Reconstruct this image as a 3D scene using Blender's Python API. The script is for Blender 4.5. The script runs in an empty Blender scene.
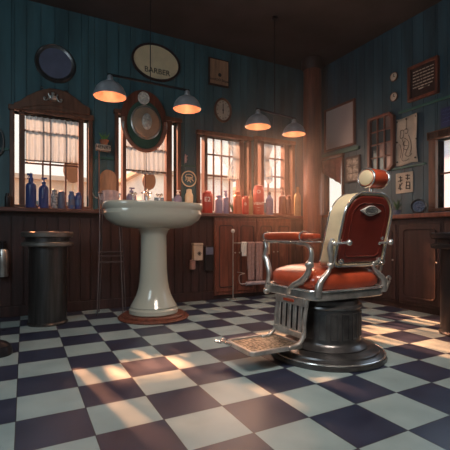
import bpy, bmesh, math, random
from mathutils import Vector, Matrix
random.seed(7)
PI = math.pi
S = bpy.context.scene
COL = S.collection

# ---------------------------------------------------------------- camera
F_PX, HZ, EYE = 382.0, 236.0, 0.75
YAW = math.radians(27.8)
cs, sn = math.cos(YAW), math.sin(YAW)
cam = bpy.data.cameras.new('camera')
cam.sensor_width = 36.0
cam.sensor_fit = 'HORIZONTAL'
cam.lens = 36.0 * F_PX / 450.0
cam.shift_y = (HZ - 225.0) / 450.0
cam.clip_start = 0.02
co = bpy.data.objects.new('camera', cam)
co.location = (0, 0, EYE)
co.rotation_euler = (PI / 2, 0, -YAW)
COL.objects.link(co)
S.camera = co

# ---------------------------------------------------------------- world, sun, large lights, exposure
W = bpy.data.worlds.new('world'); S.world = W; W.use_nodes = True
wn = W.node_tree; wn.nodes.clear()
wo = wn.nodes.new('ShaderNodeOutputWorld'); wb = wn.nodes.new('ShaderNodeBackground')
tc = wn.nodes.new('ShaderNodeTexCoord'); sp = wn.nodes.new('ShaderNodeSeparateXYZ')
cr = wn.nodes.new('ShaderNodeValToRGB')
cr.color_ramp.elements[0].position = 0.0; cr.color_ramp.elements[0].color = (0.96, 0.88, 0.76, 1)
cr.color_ramp.elements[1].position = 0.75; cr.color_ramp.elements[1].color = (0.62, 0.78, 1.0, 1)
e = cr.color_ramp.elements.new(0.35); e.color = (1.0, 0.94, 0.85, 1)
wn.links.new(tc.outputs['Generated'], sp.inputs[0]); wn.links.new(sp.outputs['Z'], cr.inputs[0])
wn.links.new(cr.outputs[0], wb.inputs[0]); wb.inputs[1].default_value = 1.35
wn.links.new(wb.outputs[0], wo.inputs[0])

def light(kind, name, loc, energy, color, rot=None, target=None, size=1, size_y=None, spread=None):
    l = bpy.data.lights.new(name, kind); l.energy = energy; l.color = color
    if kind == 'AREA':
        l.shape = 'RECTANGLE'; l.size = size; l.size_y = size_y or size
        if spread: l.spread = spread
    elif kind == 'SUN': l.angle = math.radians(size)
    else: l.shadow_soft_size = size
    o = bpy.data.objects.new(name, l); o.location = loc
    if target is not None:
        o.rotation_euler = (Vector(target) - Vector(loc)).to_track_quat('-Z', 'Y').to_euler()
    elif rot: o.rotation_euler = rot
    COL.objects.link(o); return o
SUN = light('SUN', 'low_sun', (2, 12, 8), 40.0, (1.0, 0.38, 0.17), target=(2 + 3.5, 12 - 20, 8 - 13.4), size=1.8)
light('AREA', 'cool_fill_light', (-1.40, 1.0, 1.95), 29.0, (0.76, 0.92, 1.0), target=(1.5, 2.2, 0.6), size=1.3, size_y=1.2)  # unseen cool fill light, added; no shop window is built here
light('AREA', 'warm_fill_light', (1.0, 0.6, 2.95), 22.0, (1.0, 0.84, 0.72), target=(1.6, 2.0, 0.5), size=1.0, size_y=0.8, spread=1.5)  # added warm fill aimed at the chair, no ceiling lamp there
light('AREA', 'right_window_daylight', (3.30, 2.02, 1.45), 2.0, (0.6, 0.8, 1.0), target=(1.6, 2.0, 0.6), size=0.6, size_y=0.8)
light('AREA', 'corner_window_daylight', (2.5, 3.95, 1.6), 13.0, (1.0, 0.62, 0.42), target=(2.3, 1.6, 0.5), size=1.3, size_y=0.7)
S.view_settings.view_transform = 'Standard'
S.view_settings.look = 'None'
S.view_settings.gamma = 1.0
S.view_settings.exposure = 0.0
S.view_settings.use_curve_mapping = False

# ---------------------------------------------------------------- points in the room
WY, WX, CEIL = 4.15, 3.58, 3.02        # back wall plane, right wall plane, ceiling height
LX, FY = -1.6, -1.4
def ray(u, v):
    a = (u - 225) / F_PX
    return (sn + cs * a, cs - sn * a, (HZ - v) / F_PX)
def onY(u, v, y=WY):
    r = ray(u, v); t = y / r[1]; return Vector((t * r[0], y, EYE + t * r[2]))
def onX(u, v, x=WX):
    r = ray(u, v); t = x / r[0]; return Vector((x, t * r[1], EYE + t * r[2]))
def onZ(u, v, z=0.0):
    r = ray(u, v); t = (z - EYE) / r[2]; return Vector((t * r[0], t * r[1], z))

# ---------------------------------------------------------------- materials
def mat(name, col, rough=0.5, metal=0.0, var=0.15, scale=8.0, bump=0.0, stretch=(1, 1, 1), col2=None, spec=0.5,
        emit=None, estr=0.0, coat=0.0):
    m = bpy.data.materials.new(name); m.use_nodes = True
    n = m.node_tree; b = n.nodes['Principled BSDF']
    b.inputs['Roughness'].default_value = rough; b.inputs['Metallic'].default_value = metal
    b.inputs['Specular IOR Level'].default_value = spec
    if coat: b.inputs['Coat Weight'].default_value = coat; b.inputs['Coat Roughness'].default_value = 0.12
    if emit: b.inputs['Emission Color'].default_value = (*emit, 1); b.inputs['Emission Strength'].default_value = estr
    t = n.nodes.new('ShaderNodeTexCoord'); mp = n.nodes.new('ShaderNodeMapping'); mp.inputs['Scale'].default_value = stretch
    nz = n.nodes.new('ShaderNodeTexNoise'); nz.inputs['Scale'].default_value = scale; nz.inputs['Detail'].default_value = 6
    n.links.new(t.outputs['Object'], mp.inputs[0]); n.links.new(mp.outputs[0], nz.inputs[0])
    r = n.nodes.new('ShaderNodeValToRGB')
    c1 = [max(0, c * (1 - var)) for c in col]; c2 = col2 or [min(1, c * (1 + var)) for c in col]
    r.color_ramp.elements[0].position = 0.32; r.color_ramp.elements[0].color = (*c1, 1)
    r.color_ramp.elements[1].position = 0.68; r.color_ramp.elements[1].color = (*c2, 1)
    n.links.new(nz.outputs['Fac'], r.inputs[0]); n.links.new(r.outputs[0], b.inputs['Base Color'])
    if bump:
        bp = n.nodes.new('ShaderNodeBump'); bp.inputs['Strength'].default_value = bump; bp.inputs['Distance'].default_value = 0.01
        n.links.new(nz.outputs['Fac'], bp.inputs['Height']); n.links.new(bp.outputs[0], b.inputs['Normal'])
    return m
M = {}
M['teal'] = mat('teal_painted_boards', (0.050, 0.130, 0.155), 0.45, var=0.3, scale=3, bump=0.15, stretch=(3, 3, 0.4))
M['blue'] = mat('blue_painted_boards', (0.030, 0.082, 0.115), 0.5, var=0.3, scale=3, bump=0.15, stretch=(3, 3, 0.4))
M['greenrail'] = mat('green_rail_paint', (0.03, 0.14, 0.12), 0.4)
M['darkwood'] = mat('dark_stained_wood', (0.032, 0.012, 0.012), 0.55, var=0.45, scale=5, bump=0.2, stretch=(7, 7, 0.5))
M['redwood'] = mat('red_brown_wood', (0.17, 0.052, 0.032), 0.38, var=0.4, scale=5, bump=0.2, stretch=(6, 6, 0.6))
M['winwood'] = mat('window_brown_wood', (0.16, 0.070, 0.042), 0.45, var=0.35, scale=6, bump=0.2, stretch=(5, 5, 0.8))
M['ledge'] = mat('ledge_wood', (0.12, 0.055, 0.045), 0.35, var=0.35, scale=5, bump=0.2, stretch=(0.6, 6, 6))
M['board'] = mat('pale_brown_board', (0.40, 0.23, 0.14), 0.5, var=0.3, scale=4, stretch=(6, 6, 0.7))
M['ceil'] = mat('dark_ceiling_boards', (0.05, 0.04, 0.04), 0.8, var=0.3, scale=2)
M['plaster'] = mat('pale_plaster', (0.50, 0.47, 0.42), 0.9)
M['porcelain'] = mat('white_porcelain', (0.52, 0.52, 0.44), 0.12, var=0.05, scale=2, coat=0.5)
M['chrome'] = mat('polished_chrome', (0.80, 0.78, 0.75), 0.18, 0.85, var=0.12, scale=10)
M['steel'] = mat('worn_steel', (0.58, 0.56, 0.53), 0.3, 0.8, var=0.3, scale=14, bump=0.05)
M['darksteel'] = mat('dark_cast_iron', (0.15, 0.148, 0.15), 0.3, 0.8, var=0.3, scale=12, bump=0.08)
M['standmetal'] = mat('dull_grey_metal', (0.16, 0.13, 0.13), 0.45, 0.7)
M['blacksteel'] = mat('black_metal', (0.03, 0.03, 0.035), 0.35, 0.6)
M['lampmetal'] = mat('pewter_lamp_metal', (0.50, 0.52, 0.56), 0.28, 0.45, var=0.25, scale=9)
M['lampin'] = mat('copper_lamp_lining', (0.85, 0.44, 0.29), 0.4, 0.2, var=0.15)
M['leather'] = mat('orange_brown_leather', (0.46, 0.070, 0.028), 0.28, var=0.25, scale=9, bump=0.08, coat=0.4)
M['leatherdark'] = mat('oxblood_leather', (0.16, 0.022, 0.014), 0.25, var=0.25, scale=5, bump=0.05, coat=0.5)
M['cream'] = mat('cream_enamel', (0.80, 0.67, 0.44), 0.3, var=0.12, scale=6, coat=0.3)
M['creamp'] = mat('aged_paper', (0.55, 0.47, 0.38), 0.8, var=0.2, scale=6)
M['blank'] = mat('blank_poster_paper', (0.56, 0.47, 0.45), 0.7, var=0.06, scale=2)
M['ink'] = mat('dark_ink', (0.025, 0.022, 0.025), 0.6)
M['whiteink'] = mat('white_lettering', (0.75, 0.72, 0.68), 0.6)
M['navy'] = mat('navy_plastic', (0.045, 0.075, 0.25), 0.3)
M['navy2'] = mat('blue_grey_plastic', (0.07, 0.13, 0.30), 0.35)
M['slate'] = mat('slate_plastic', (0.12, 0.14, 0.22), 0.4)
M['pattern'] = mat('speckled_grey_glaze', (0.12, 0.14, 0.20), 0.4, var=0.8, scale=45, col2=(0.6, 0.62, 0.66))
M['lilac'] = mat('lilac_plastic', (0.25, 0.24, 0.38), 0.4)
M['red'] = mat('red_enamel', (0.40, 0.035, 0.025), 0.35)
M['orange'] = mat('orange_plastic', (0.42, 0.10, 0.045), 0.4)
M['amber'] = mat('amber_brown_glass', (0.13, 0.045, 0.03), 0.2)
M['straw'] = mat('straw_yellow', (0.36, 0.28, 0.15), 0.6)
M['white'] = mat('white_plastic', (0.75, 0.74, 0.70), 0.35, var=0.05)
M['cloth'] = mat('grey_pink_cloth', (0.42, 0.34, 0.36), 0.9, var=0.2, scale=25, bump=0.2)
M['towel'] = mat('faded_pink_towel', (0.36, 0.22, 0.20), 0.95, var=0.15, scale=30, bump=0.3)
M['terracotta'] = mat('terracotta', (0.42, 0.16, 0.08), 0.7)
M['leaf'] = mat('green_leaf', (0.12, 0.30, 0.05), 0.5, var=0.4)
M['darkleaf'] = mat('dark_leaf', (0.04, 0.12, 0.05), 0.5, var=0.4)
M['greenfelt'] = mat('dark_green_felt', (0.03, 0.10, 0.075), 0.8)
M['blueposter'] = mat('dark_blue_poster', (0.02, 0.035, 0.14), 0.6)
M['valance'] = mat('russet_cloth', (0.34, 0.10, 0.07), 0.9, var=0.2, scale=20)
M['bosstan'] = mat('tan_turned_wood', (0.52, 0.36, 0.25), 0.4, var=0.2, scale=5)
M['rimwood'] = mat('pinkish_wood', (0.36, 0.17, 0.12), 0.4, var=0.25)
M['signwood'] = mat('dull_brown_board', (0.20, 0.11, 0.07), 0.7)
M['silver'] = mat('dull_silver', (0.80, 0.76, 0.70), 0.35, 0.15, var=0.3, scale=40)
M['facade'] = mat('pale_facade', (0.88, 0.83, 0.74), 0.9, var=0.12, scale=1.0)
M['facade3'] = mat('pale_blue_facade', (0.62, 0.76, 0.92), 0.9, var=0.12, scale=1.0)
M['facade2'] = mat('tan_facade', (0.60, 0.48, 0.37), 0.9, var=0.12, scale=1.0)
M['street'] = mat('pale_street', (0.20, 0.22, 0.22), 0.9)
M['bulb'] = mat('lit_bulb', (1, 0.7, 0.45), 0.4, emit=(1.0, 0.62, 0.38), estr=5.0)
M['photo'] = mat('mottled_photograph', (0.10, 0.07, 0.06), 0.4, var=0.7, scale=22, col2=(0.5, 0.4, 0.32))
M['panegrey'] = mat('dim_mirror_glass', (0.05, 0.09, 0.11), 0.12, 0.3)
M['pane_reflection'] = mat('mirror_glass_painted_reflection', (0.28, 0.20, 0.19), 0.2, 0.2)  # pinkish reflection painted into the pane colour
M['tread'] = mat('pierced_tread_metal', (0.05, 0.045, 0.04), 0.45, 0.9, var=0.9, scale=55, bump=0.6, col2=(0.62, 0.52, 0.40))

def glass_mat():
    m = bpy.data.materials.new('window_glass'); m.use_nodes = True; n = m.node_tree; n.nodes.clear()
    o = n.nodes.new('ShaderNodeOutputMaterial'); mx = n.nodes.new('ShaderNodeMixShader'); mx.inputs[0].default_value = 0.07
    t = n.nodes.new('ShaderNodeBsdfTransparent'); g = n.nodes.new('ShaderNodeBsdfGlossy'); g.inputs['Roughness'].default_value = 0.05
    n.links.new(t.outputs[0], mx.inputs[1]); n.links.new(g.outputs[0], mx.inputs[2]); n.links.new(mx.outputs[0], o.inputs[0]); return m
M['glass'] = glass_mat()
def curtain_mat(fac=0.72, name='sheer_curtain'):
    m = bpy.data.materials.new(name); m.use_nodes = True; n = m.node_tree; n.nodes.clear()
    o = n.nodes.new('ShaderNodeOutputMaterial'); mx = n.nodes.new('ShaderNodeMixShader'); mx.inputs[0].default_value = fac
    mx2 = n.nodes.new('ShaderNodeMixShader'); mx2.inputs[0].default_value = 0.35
    t = n.nodes.new('ShaderNodeBsdfTransparent'); tl = n.nodes.new('ShaderNodeBsdfTranslucent'); d = n.nodes.new('ShaderNodeBsdfDiffuse')
    tl.inputs[0].default_value = (0.26, 0.38, 0.50, 1); d.inputs[0].default_value = (0.72, 0.68, 0.62, 1)
    n.links.new(tl.outputs[0], mx2.inputs[1]); n.links.new(d.outputs[0], mx2.inputs[2])
    n.links.new(t.outputs[0], mx.inputs[1]); n.links.new(mx2.outputs[0], mx.inputs[2]); n.links.new(mx.outputs[0], o.inputs[0]); return m
M['sheer'] = curtain_mat(); M['sheer_thin'] = curtain_mat(0.30, 'thin_sheer_curtain')
def floor_mat():
    m = bpy.data.materials.new('checkered_tiles'); m.use_nodes = True; n = m.node_tree; b = n.nodes['Principled BSDF']; L = n.links
    t = n.nodes.new('ShaderNodeTexCoord'); mp = n.nodes.new('ShaderNodeMapping')
    mp.inputs['Location'].default_value = (0.03 / 0.268 + 20, -2.02 / 0.262 + 20, 0.5)
    mp.inputs['Scale'].default_value = (1 / 0.268, 1 / 0.262, 0.0)
    L.new(t.outputs['Object'], mp.inputs[0])
    ck = n.nodes.new('ShaderNodeTexChecker'); ck.inputs['Scale'].default_value = 1.0
    ck.inputs['Color1'].default_value = (0, 0, 0, 1); ck.inputs['Color2'].default_value = (1, 1, 1, 1)
    L.new(mp.outputs[0], ck.inputs['Vector'])
    nz = n.nodes.new('ShaderNodeTexNoise'); nz.inputs['Scale'].default_value = 5; nz.inputs['Detail'].default_value = 8; L.new(t.outputs['Object'], nz.inputs[0])
    def ramp(a, c):
        r = n.nodes.new('ShaderNodeValToRGB'); r.color_ramp.elements[0].position = .3; r.color_ramp.elements[1].position = .7
        r.color_ramp.elements[0].color = (*a, 1); r.color_ramp.elements[1].color = (*c, 1); L.new(nz.outputs['Fac'], r.inputs[0]); return r
    ra = ramp((0.27, 0.36, 0.37), (0.37, 0.47, 0.47)); rb = ramp((0.018, 0.024, 0.050), (0.038, 0.048, 0.088))
    mx = n.nodes.new('ShaderNodeMix'); mx.data_type = 'RGBA'
    L.new(ck.outputs['Fac'], mx.inputs[0]); L.new(rb.outputs[0], mx.inputs[6]); L.new(ra.outputs[0], mx.inputs[7])
    # grout
    s = n.nodes.new('ShaderNodeSeparateXYZ'); L.new(mp.outputs[0], s.inputs[0])
    gs = []
    for k in 'XY':
        f = n.nodes.new('ShaderNodeMath'); f.operation = 'FRACT'; L.new(s.outputs[k], f.inputs[0])
        c = n.nodes.new('ShaderNodeMath'); c.operation = 'COMPARE'; c.inputs[1].default_value = 0.0; c.inputs[2].default_value = 0.014
        L.new(f.outputs[0], c.inputs[0]); gs.append(c)
    mxm = n.nodes.new('ShaderNodeMath'); mxm.operation = 'MAXIMUM'; L.new(gs[0].outputs[0], mxm.inputs[0]); L.new(gs[1].outputs[0], mxm.inputs[1])
    m2 = n.nodes.new('ShaderNodeMix'); m2.data_type = 'RGBA'; m2.inputs[7].default_value = (0.03, 0.03, 0.035, 1)
    L.new(mxm.outputs[0], m2.inputs[0]); L.new(mx.outputs[2], m2.inputs[6]); L.new(m2.outputs[2], b.inputs['Base Color'])
    rr = n.nodes.new('ShaderNodeMapRange'); rr.inputs['To Min'].default_value = 0.22; rr.inputs['To Max'].default_value = 0.42
    L.new(nz.outputs['Fac'], rr.inputs[0]); L.new(rr.outputs[0], b.inputs['Roughness'])
    bp = n.nodes.new('ShaderNodeBump'); bp.inputs['Strength'].default_value = 0.4; bp.inputs['Distance'].default_value = 0.004; bp.invert = True
    L.new(mxm.outputs[0], bp.inputs['Height']); L.new(bp.outputs[0], b.inputs['Normal'])
    return m
M['floor'] = floor_mat()

# ---------------------------------------------------------------- mesh helpers
class MB:
    def __init__(s): s.v = []; s.f = []; s.mi = []
    def add(s, vs, fs):
        o = len(s.v); s.v += [tuple(p) for p in vs]; s.f += [tuple(i + o for i in f) for f in fs]; return s
    def box(s, x0, x1, y0, y1, z0, z1):
        vs = [(x, y, z) for x in (x0, x1) for y in (y0, y1) for z in (z0, z1)]
        return s.add(vs, [(0, 1, 3, 2), (4, 6, 7, 5), (0, 4, 5, 1), (2, 3, 7, 6), (0, 2, 6, 4), (1, 5, 7, 3)])
    def obox(s, c, sx, sy, sz, rot):
        R = Matrix.Rotation(rot[2], 3, 'Z') @ Matrix.Rotation(rot[1], 3, 'Y') @ Matrix.Rotation(rot[0], 3, 'X'); c = Vector(c)
        vs = [c + R @ Vector((x * sx / 2, y * sy / 2, z * sz / 2)) for x in (-1, 1) for y in (-1, 1) for z in (-1, 1)]
        return s.add(vs, [(0, 1, 3, 2), (4, 6, 7, 5), (0, 4, 5, 1), (2, 3, 7, 6), (0, 2, 6, 4), (1, 5, 7, 3)])
    def lathe(s, prof, c=(0, 0, 0), seg=32, axis='Z', sx=1, sy=1, power=2.0, endcap=True):
        c = Vector(c); vs = []; fs = []
        for r, z in prof:
            for k in range(seg):
                a = 2 * PI * k / seg; ca, sa = math.cos(a), math.sin(a)
                ca = math.copysign(abs(ca) ** (2 / power), ca); sa = math.copysign(abs(sa) ** (2 / power), sa)
                p = (r * ca * sx, r * sa * sy, z)
                if axis == 'X': p = (z, p[0], p[1])
                elif axis == 'Y': p = (p[0], z, p[1])
                vs.append(c + Vector(p))
        n = len(prof)
        for i in range(n - 1):
            for k in range(seg):
                a, b = i * seg + k, i * seg + (k + 1) % seg
                fs.append((a, b, b + seg, a + seg))
        fs.append(tuple(range(seg))[::-1])
        if endcap: fs.append(tuple((n - 1) * seg + k for k in range(seg)))
        return s.add(vs, fs)
    def tube(s, pts, r, seg=10, closed=False):
        pts = [Vector(p) for p in pts]; n = len(pts)
        rs = r if isinstance(r, (list, tuple)) else [r] * n
        vs = []; fs = []; up = None
        for i, p in enumerate(pts):
            if closed: d = pts[(i + 1) % n] - pts[i - 1]
            else: d = pts[min(i + 1, n - 1)] - pts[max(i - 1, 0)]
            d.normalize()
            if up is None:
                up = Vector((0, 0, 1)) if abs(d.z) < 0.9 else Vector((1, 0, 0))
            a = d.cross(up)
            if a.length < 1e-4: a = d.cross(Vector((0, 1, 0)))
            a.normalize(); b = a.cross(d).normalized(); up = b
            for k in range(seg):
                t = 2 * PI * k / seg; vs.append(p + (a * math.cos(t) + b * math.sin(t)) * rs[i])
        for i in range(n if closed else n - 1):
            for k in range(seg):
                p0 = i * seg + k; p1 = i * seg + (k + 1) % seg; j = ((i + 1) % n) * seg
                fs.append((p0, p1, j + (k + 1) % seg, j + k))
        if not closed: fs.append(tuple(range(seg))[::-1]); fs.append(tuple((n - 1) * seg + k for k in range(seg)))
        return s.add(vs, fs)
    def prism(s, outline, d0, d1, plane='XZ'):
        # outline: 2-D points; extruded along the remaining axis from d0 to d1
        n = len(outline); vs = []
        for d in (d0, d1):
            for a, b in outline:
                vs.append((a, d, b) if plane == 'XZ' else (d, a, b) if plane == 'YZ' else (a, b, d))
        fs = [tuple(range(n)), tuple(range(2 * n - 1, n - 1, -1))] + [(i, i + n, (i + 1) % n + n, (i + 1) % n) for i in range(n)]
        return s.add(vs, fs)
    def ring(s, outer, inner, d0, d1, plane='XZ'):
        n = len(outer); vs = []
        for d in (d0, d1):
            for o in (outer, inner):
                for a, b in o: vs.append((a, d, b) if plane == 'XZ' else (d, a, b) if plane == 'YZ' else (a, b, d))
        fs = []
        for i in range(n):
            j = (i + 1) % n
            fs += [(i, j, n + j, n + i), (2 * n + j, 2 * n + i, 3 * n + i, 3 * n + j), (j, i, 2 * n + i, 2 * n + j), (n + i, n + j, 3 * n + j, 3 * n + i)]
        return s.add(vs, fs)
    def ball(s, c, r, seg=16, sz=1.0):
        prof = [(max(1e-4, r * math.sin(PI * i / 10)), -r * sz * math.cos(PI * i / 10)) for i in range(11)]
        return s.lathe(prof, c, seg)
    def cushion(s, c, a, b, h, p=4.0, q=2.6, seg=48, rings=14):
        c = Vector(c); prof = []
        for i in range(rings + 1):
            t = -PI / 2 + PI * i / rings
            r = max(1e-3, abs(math.cos(t)) ** (2 / q)); z = math.copysign(abs(math.sin(t)) ** (2 / q), t) * h
            prof.append((r, z))
        return s.lathe(prof, c, seg, sx=a, sy=b, power=p)
    def map(s, fn): s.v = [tuple(fn(Vector(p))) for p in s.v]; return s
    def build(s, name, m, parent=None, bevel=0.0, smooth=True, angle=35):
        off = parent_world(parent) if parent else Vector((0, 0, 0))
        me = bpy.data.meshes.new(name)
        me.from_pydata([tuple(Vector(p) - off) for p in s.v], [], s.f)
        bm = bmesh.new(); bm.from_mesh(me); bmesh.ops.recalc_face_normals(bm, faces=bm.faces); bm.to_mesh(me); bm.free()
        if smooth:
            me.shade_smooth(); me.set_sharp_from_angle(angle=math.radians(angle))
        me.materials.append(m)
        o = bpy.data.objects.new(name, me); COL.objects.link(o)
        if parent: o.parent = parent
        if bevel:
            b = o.modifiers.new('bevel', 'BEVEL'); b.width = bevel; b.segments = 2; b.limit_method = 'ANGLE'
        return o
def parent_world(o):
    p = Vector((0, 0, 0))
    while o is not None: p = p + o.location; o = o.parent
    return p
def tag(o, label=None, cat=None, group=None, kind=None):
    if label: o['label'] = label
    if cat: o['category'] = cat
    if group: o['group'] = group
    if kind: o['kind'] = kind
    return o
def thing(name, loc, label, cat, group=None, kind=None):
    o = bpy.data.objects.new(name, None); o.location = loc; o.empty_display_size = 0.05; COL.objects.link(o)
    return tag(o, label, cat, group, kind)
def copy_tree(o, parent=None):
    c = o.copy(); COL.objects.link(c)
    if parent: c.parent = parent
    for ch in list(o.children): copy_tree(ch, c)
    return c
def text(body, size, m, parent, loc, wall='back', name='lettering', tilt=0.0):
    cu = bpy.data.curves.new(name, 'FONT'); cu.body = body; cu.size = size; cu.align_x = 'CENTER'; cu.align_y = 'CENTER'; cu.extrude = 0.001
    tmp = bpy.data.objects.new('tmp', cu); me = bpy.data.meshes.new_from_object(tmp); bpy.data.objects.remove(tmp); bpy.data.curves.remove(cu)
    me.materials.clear(); me.materials.append(m)
    R = Matrix.Rotation(PI / 2, 4, 'X')
    if wall == 'right': R = Matrix.Rotation(-PI / 2, 4, 'Z') @ R
    elif isinstance(wall, (int, float)): R = Matrix.Rotation(wall, 4, 'Z') @ R
    R = R @ Matrix.Rotation(tilt, 4, 'Z')
    me.transform(R)
    o = bpy.data.objects.new(name, me); COL.objects.link(o); o.location = Vector(loc) - parent_world(parent); o.parent = parent
    return o
def rrect(x0, x1, z0, z1, r, n=6):
    out = []
    for cx, cz, a0 in ((x1 - r, z1 - r, 0), (x0 + r, z1 - r, PI / 2), (x0 + r, z0 + r, PI), (x1 - r, z0 + r, 1.5 * PI)):
        for k in range(n + 1):
            a = a0 + PI / 2 * k / n; out.append((cx + r * math.cos(a), cz + r * math.sin(a)))
    return out
def ell(cx, cz, rx, rz, n=36): return [(cx + rx * math.cos(2 * PI * k / n), cz + rz * math.sin(2 * PI * k / n)) for k in range(n)]
def smooth_path(pts, n=6):
    pts = [Vector(p) for p in pts]; P = [pts[0]] + pts + [pts[-1]]; out = []
    for i in range(1, len(P) - 2):
        for k in range(n):
            t = k / n; a, b, c, d = P[i - 1], P[i], P[i + 1], P[i + 2]
            out.append(0.5 * ((2 * b) + (c - a) * t + (2 * a - 5 * b + 4 * c - d) * t * t + (3 * b - a - 3 * c + d) * t ** 3))
    out.append(pts[-1]); return out

# ---------------------------------------------------------------- shell
def struct(o): o['kind'] = 'structure'; return o
struct(MB().box(LX - .1, WX + .1, FY - .1, WY + .1, -0.1, 0).build('floor', M['floor'], smooth=False))
struct(MB().box(LX - .1, WX + .1, FY - .1, WY + .1, CEIL, CEIL + .1).build('ceiling', M['ceil'], smooth=False))
struct(MB().box(LX - .1, LX, FY, WY, 0, CEIL).build('wall_left', M['teal'], smooth=False))
struct(MB().box(LX, WX, FY - .1, FY, 0, CEIL).build('wall_front', M['plaster'], smooth=False))

def cells(a0, a1, openings, z0, z1):
    """rectangles of (a, z) not covered by the openings"""
    cuts = sorted({a0, a1, *[o[0] for o in openings], *[o[1] for o in openings]}); cuts = [c for c in cuts if a0 <= c <= a1]
    res = []
    for l, r in zip(cuts, cuts[1:]):
        mid = (l + r) / 2; zs = z0
        for o in sorted([o for o in openings if o[0] < mid < o[1]], key=lambda o: o[2]):
            if o[2] > zs: res.append((l, r, zs, o[2]))
            zs = o[3]
        if zs < z1: res.append((l, r, zs, z1))
    return res
def xw(u): return onY(u, 170).x
def zw(u, v): return onY(u, v).z
WIN = []
for (ua, ub, vt) in ((14.5, 88, 116), (118, 176.5, 119), (199, 247, 138), (256, 290.5, 143)):
    xa, xb = xw(ua), xw(ub); WIN.append((xa, xb, 1.05, zw((ua + ub) / 2, vt)))
RWIN = [(3.57, 3.93, 1.03, 1.77), (1.62, 2.33, 1.02, 1.69)]
def boards(mb, axis, face, a0, a1, openings, z0, z1, w):
    g = 0.005; a = a0
    while a < a1 - 1e-6:
        b = min(a + w, a1)
        for l, r, s0, s1 in cells(a, b, [(max(a, o[0]), min(b, o[1]), o[2], o[3]) for o in openings if o[0] < b and o[1] > a], z0, z1):
            if r - l < 2 * g + 0.002: continue
            if axis == 'Y': mb.box(l + g / 2, r - g / 2, face - 0.012, face + 0.002, s0, s1)
            else: mb.box(face - 0.012, face + 0.002, l + g / 2, r - g / 2, s0, s1)
        a = b
mb = MB()
for l, r, s0, s1 in cells(LX, WX + .1, WIN, 0, CEIL): mb.box(l, r, WY, WY + 0.1, s0, s1)
boards(mb, 'Y', WY, LX, WX, WIN, 0.95, CEIL, 0.125)
struct(mb.build('wall_back', M['teal'], smooth=False, bevel=0.0))
mb = MB()
for l, r, s0, s1 in cells(FY, WY, RWIN, 0, CEIL): mb.box(WX, WX + 0.1, l, r, s0, s1)
boards(mb, 'X', WX, FY, WY - .015, RWIN, 0.9, CEIL, 0.125)
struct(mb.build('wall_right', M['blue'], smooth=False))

# rails
def rail(n, *b, m='greenrail'): return struct(MB().box(*b).build(n, M[m], bevel=0.004))
tr = MB()
xs = [LX] + [q for w in WIN for q in (w[0] - 0.05, w[1] + 0.05)] + [3.2]
for i in range(0, len(xs), 2): tr.box(xs[i], xs[i + 1], WY - 0.03, WY - 0.012, 1.555, 1.575)
struct(tr.build('trim_1', M['greenrail']))
rail('trim_2', WX - 0.035, WX - 0.012, 0.4, 2.75, 2.055, 2.08)
rail('trim_3', WX - 0.035, WX - 0.012, 2.44, 3.05, 1.465, 1.485)
rail('trim_4', WX - 0.045, WX - 0.012, 3.30, 3.97, 1.79, 1.835)
# wainscot with vertical boards on the back wall, ledge on top
mb = MB().box(LX, WX - .15, WY - 0.075, WY - 0.013, 0, 0.975)
x = LX
while x < WX - .16:
    mb.box(x + .004, min(x + .096, WX - .155), WY - 0.085, WY - 0.074, 0.10, 0.93); x += 0.10
struct(mb.build('trim_5', M['darkwood'], bevel=0.002))
struct(MB().box(LX, WX - .16, WY - 0.102, WY - 0.085, 0, 0.10).build('baseboard_back', M['darkwood'], bevel=0.005))
struct(MB().box(LX, WX - .24, WY - 0.17, WY - 0.013, 0.975, 1.015).build('trim_6', M['ledge'], bevel=0.008))
struct(MB().box(WX - 0.02, WX - 0.0, 2.0, 3.9, 0, 0.1).build('baseboard_right', M['darkwood']))

# corner column
c = thing('column', (3.30, 3.84, 0), 'round red-brown wooden column standing in the far corner of the room', 'column')
MB().lathe([(0.115, 0.16), (0.115, CEIL - 0.12)], (3.30, 3.84, 0), 40).build('shaft', M['redwood'], c)
MB().lathe([(0.15, 0), (0.15, 0.10), (0.135, 0.12), (0.135, 0.15), (0.116, 0.17)], (3.30, 3.84, 0), 40).build('base', M['darkwood'], c)
MB().lathe([(0.116, CEIL - .14), (0.14, CEIL - .10), (0.14, CEIL - 0.001)], (3.30, 3.84, 0), 40).build('capital', M['darkwood'], c)

# ---------------------------------------------------------------- windows
def window(n, w, posts, muntx, muntz, pediment=None, cas=0.04, wall='back'):
    a0, a1, z0, z1 = w
    face = WY if wall == 'back' else WX
    def B(mb, l, r, d0, d1, s0, s1):
        if wall == 'back': mb.box(l, r, face + d0, face + d1, s0, s1)
        else: mb.box(face + d0, face + d1, l, r, s0, s1)
        return mb
    loc = ((a0 + a1) / 2, face, z0) if wall == 'back' else (face, (a0 + a1) / 2, z0)
    root = bpy.data.objects.new('window_%d' % n, None); root.location = loc; COL.objects.link(root); root['kind'] = 'structure'
    f = MB(); B(f, a0 - cas, a0, -.045, .10, z0 - .02, z1); B(f, a1, a1 + cas, -.045, .10, z0 - .02, z1)
    B(f, a0 - cas - .01, a1 + cas + .01, -.06, .10, z1, z1 + cas * 1.15); B(f, a0 - cas, a1 + cas, -.05, .10, z0 - .032, z0)
    f.build('window_frame', M['winwood'], root, bevel=0.006)
    s = MB()
    for p0, p1 in posts: B(s, p0, p1, -.02, .08, z0, z1)
    for m_ in muntx: B(s, m_ - .008, m_ + .008, .03, .055, z0, z1)
    l = posts[0][1] if posts else a0; r = posts[-1][0] if posts else a1
    for z in muntz: B(s, l, r, .028, .057, z - .008, z + .008)
    s.build('sash', M['winwood'], root, bevel=0.003)
    B(MB(), a0, a1, .040, .044, z0, z1).build('pane', M['glass'], root, smooth=False)
    if pediment: pediment(root)
    return root
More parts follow.
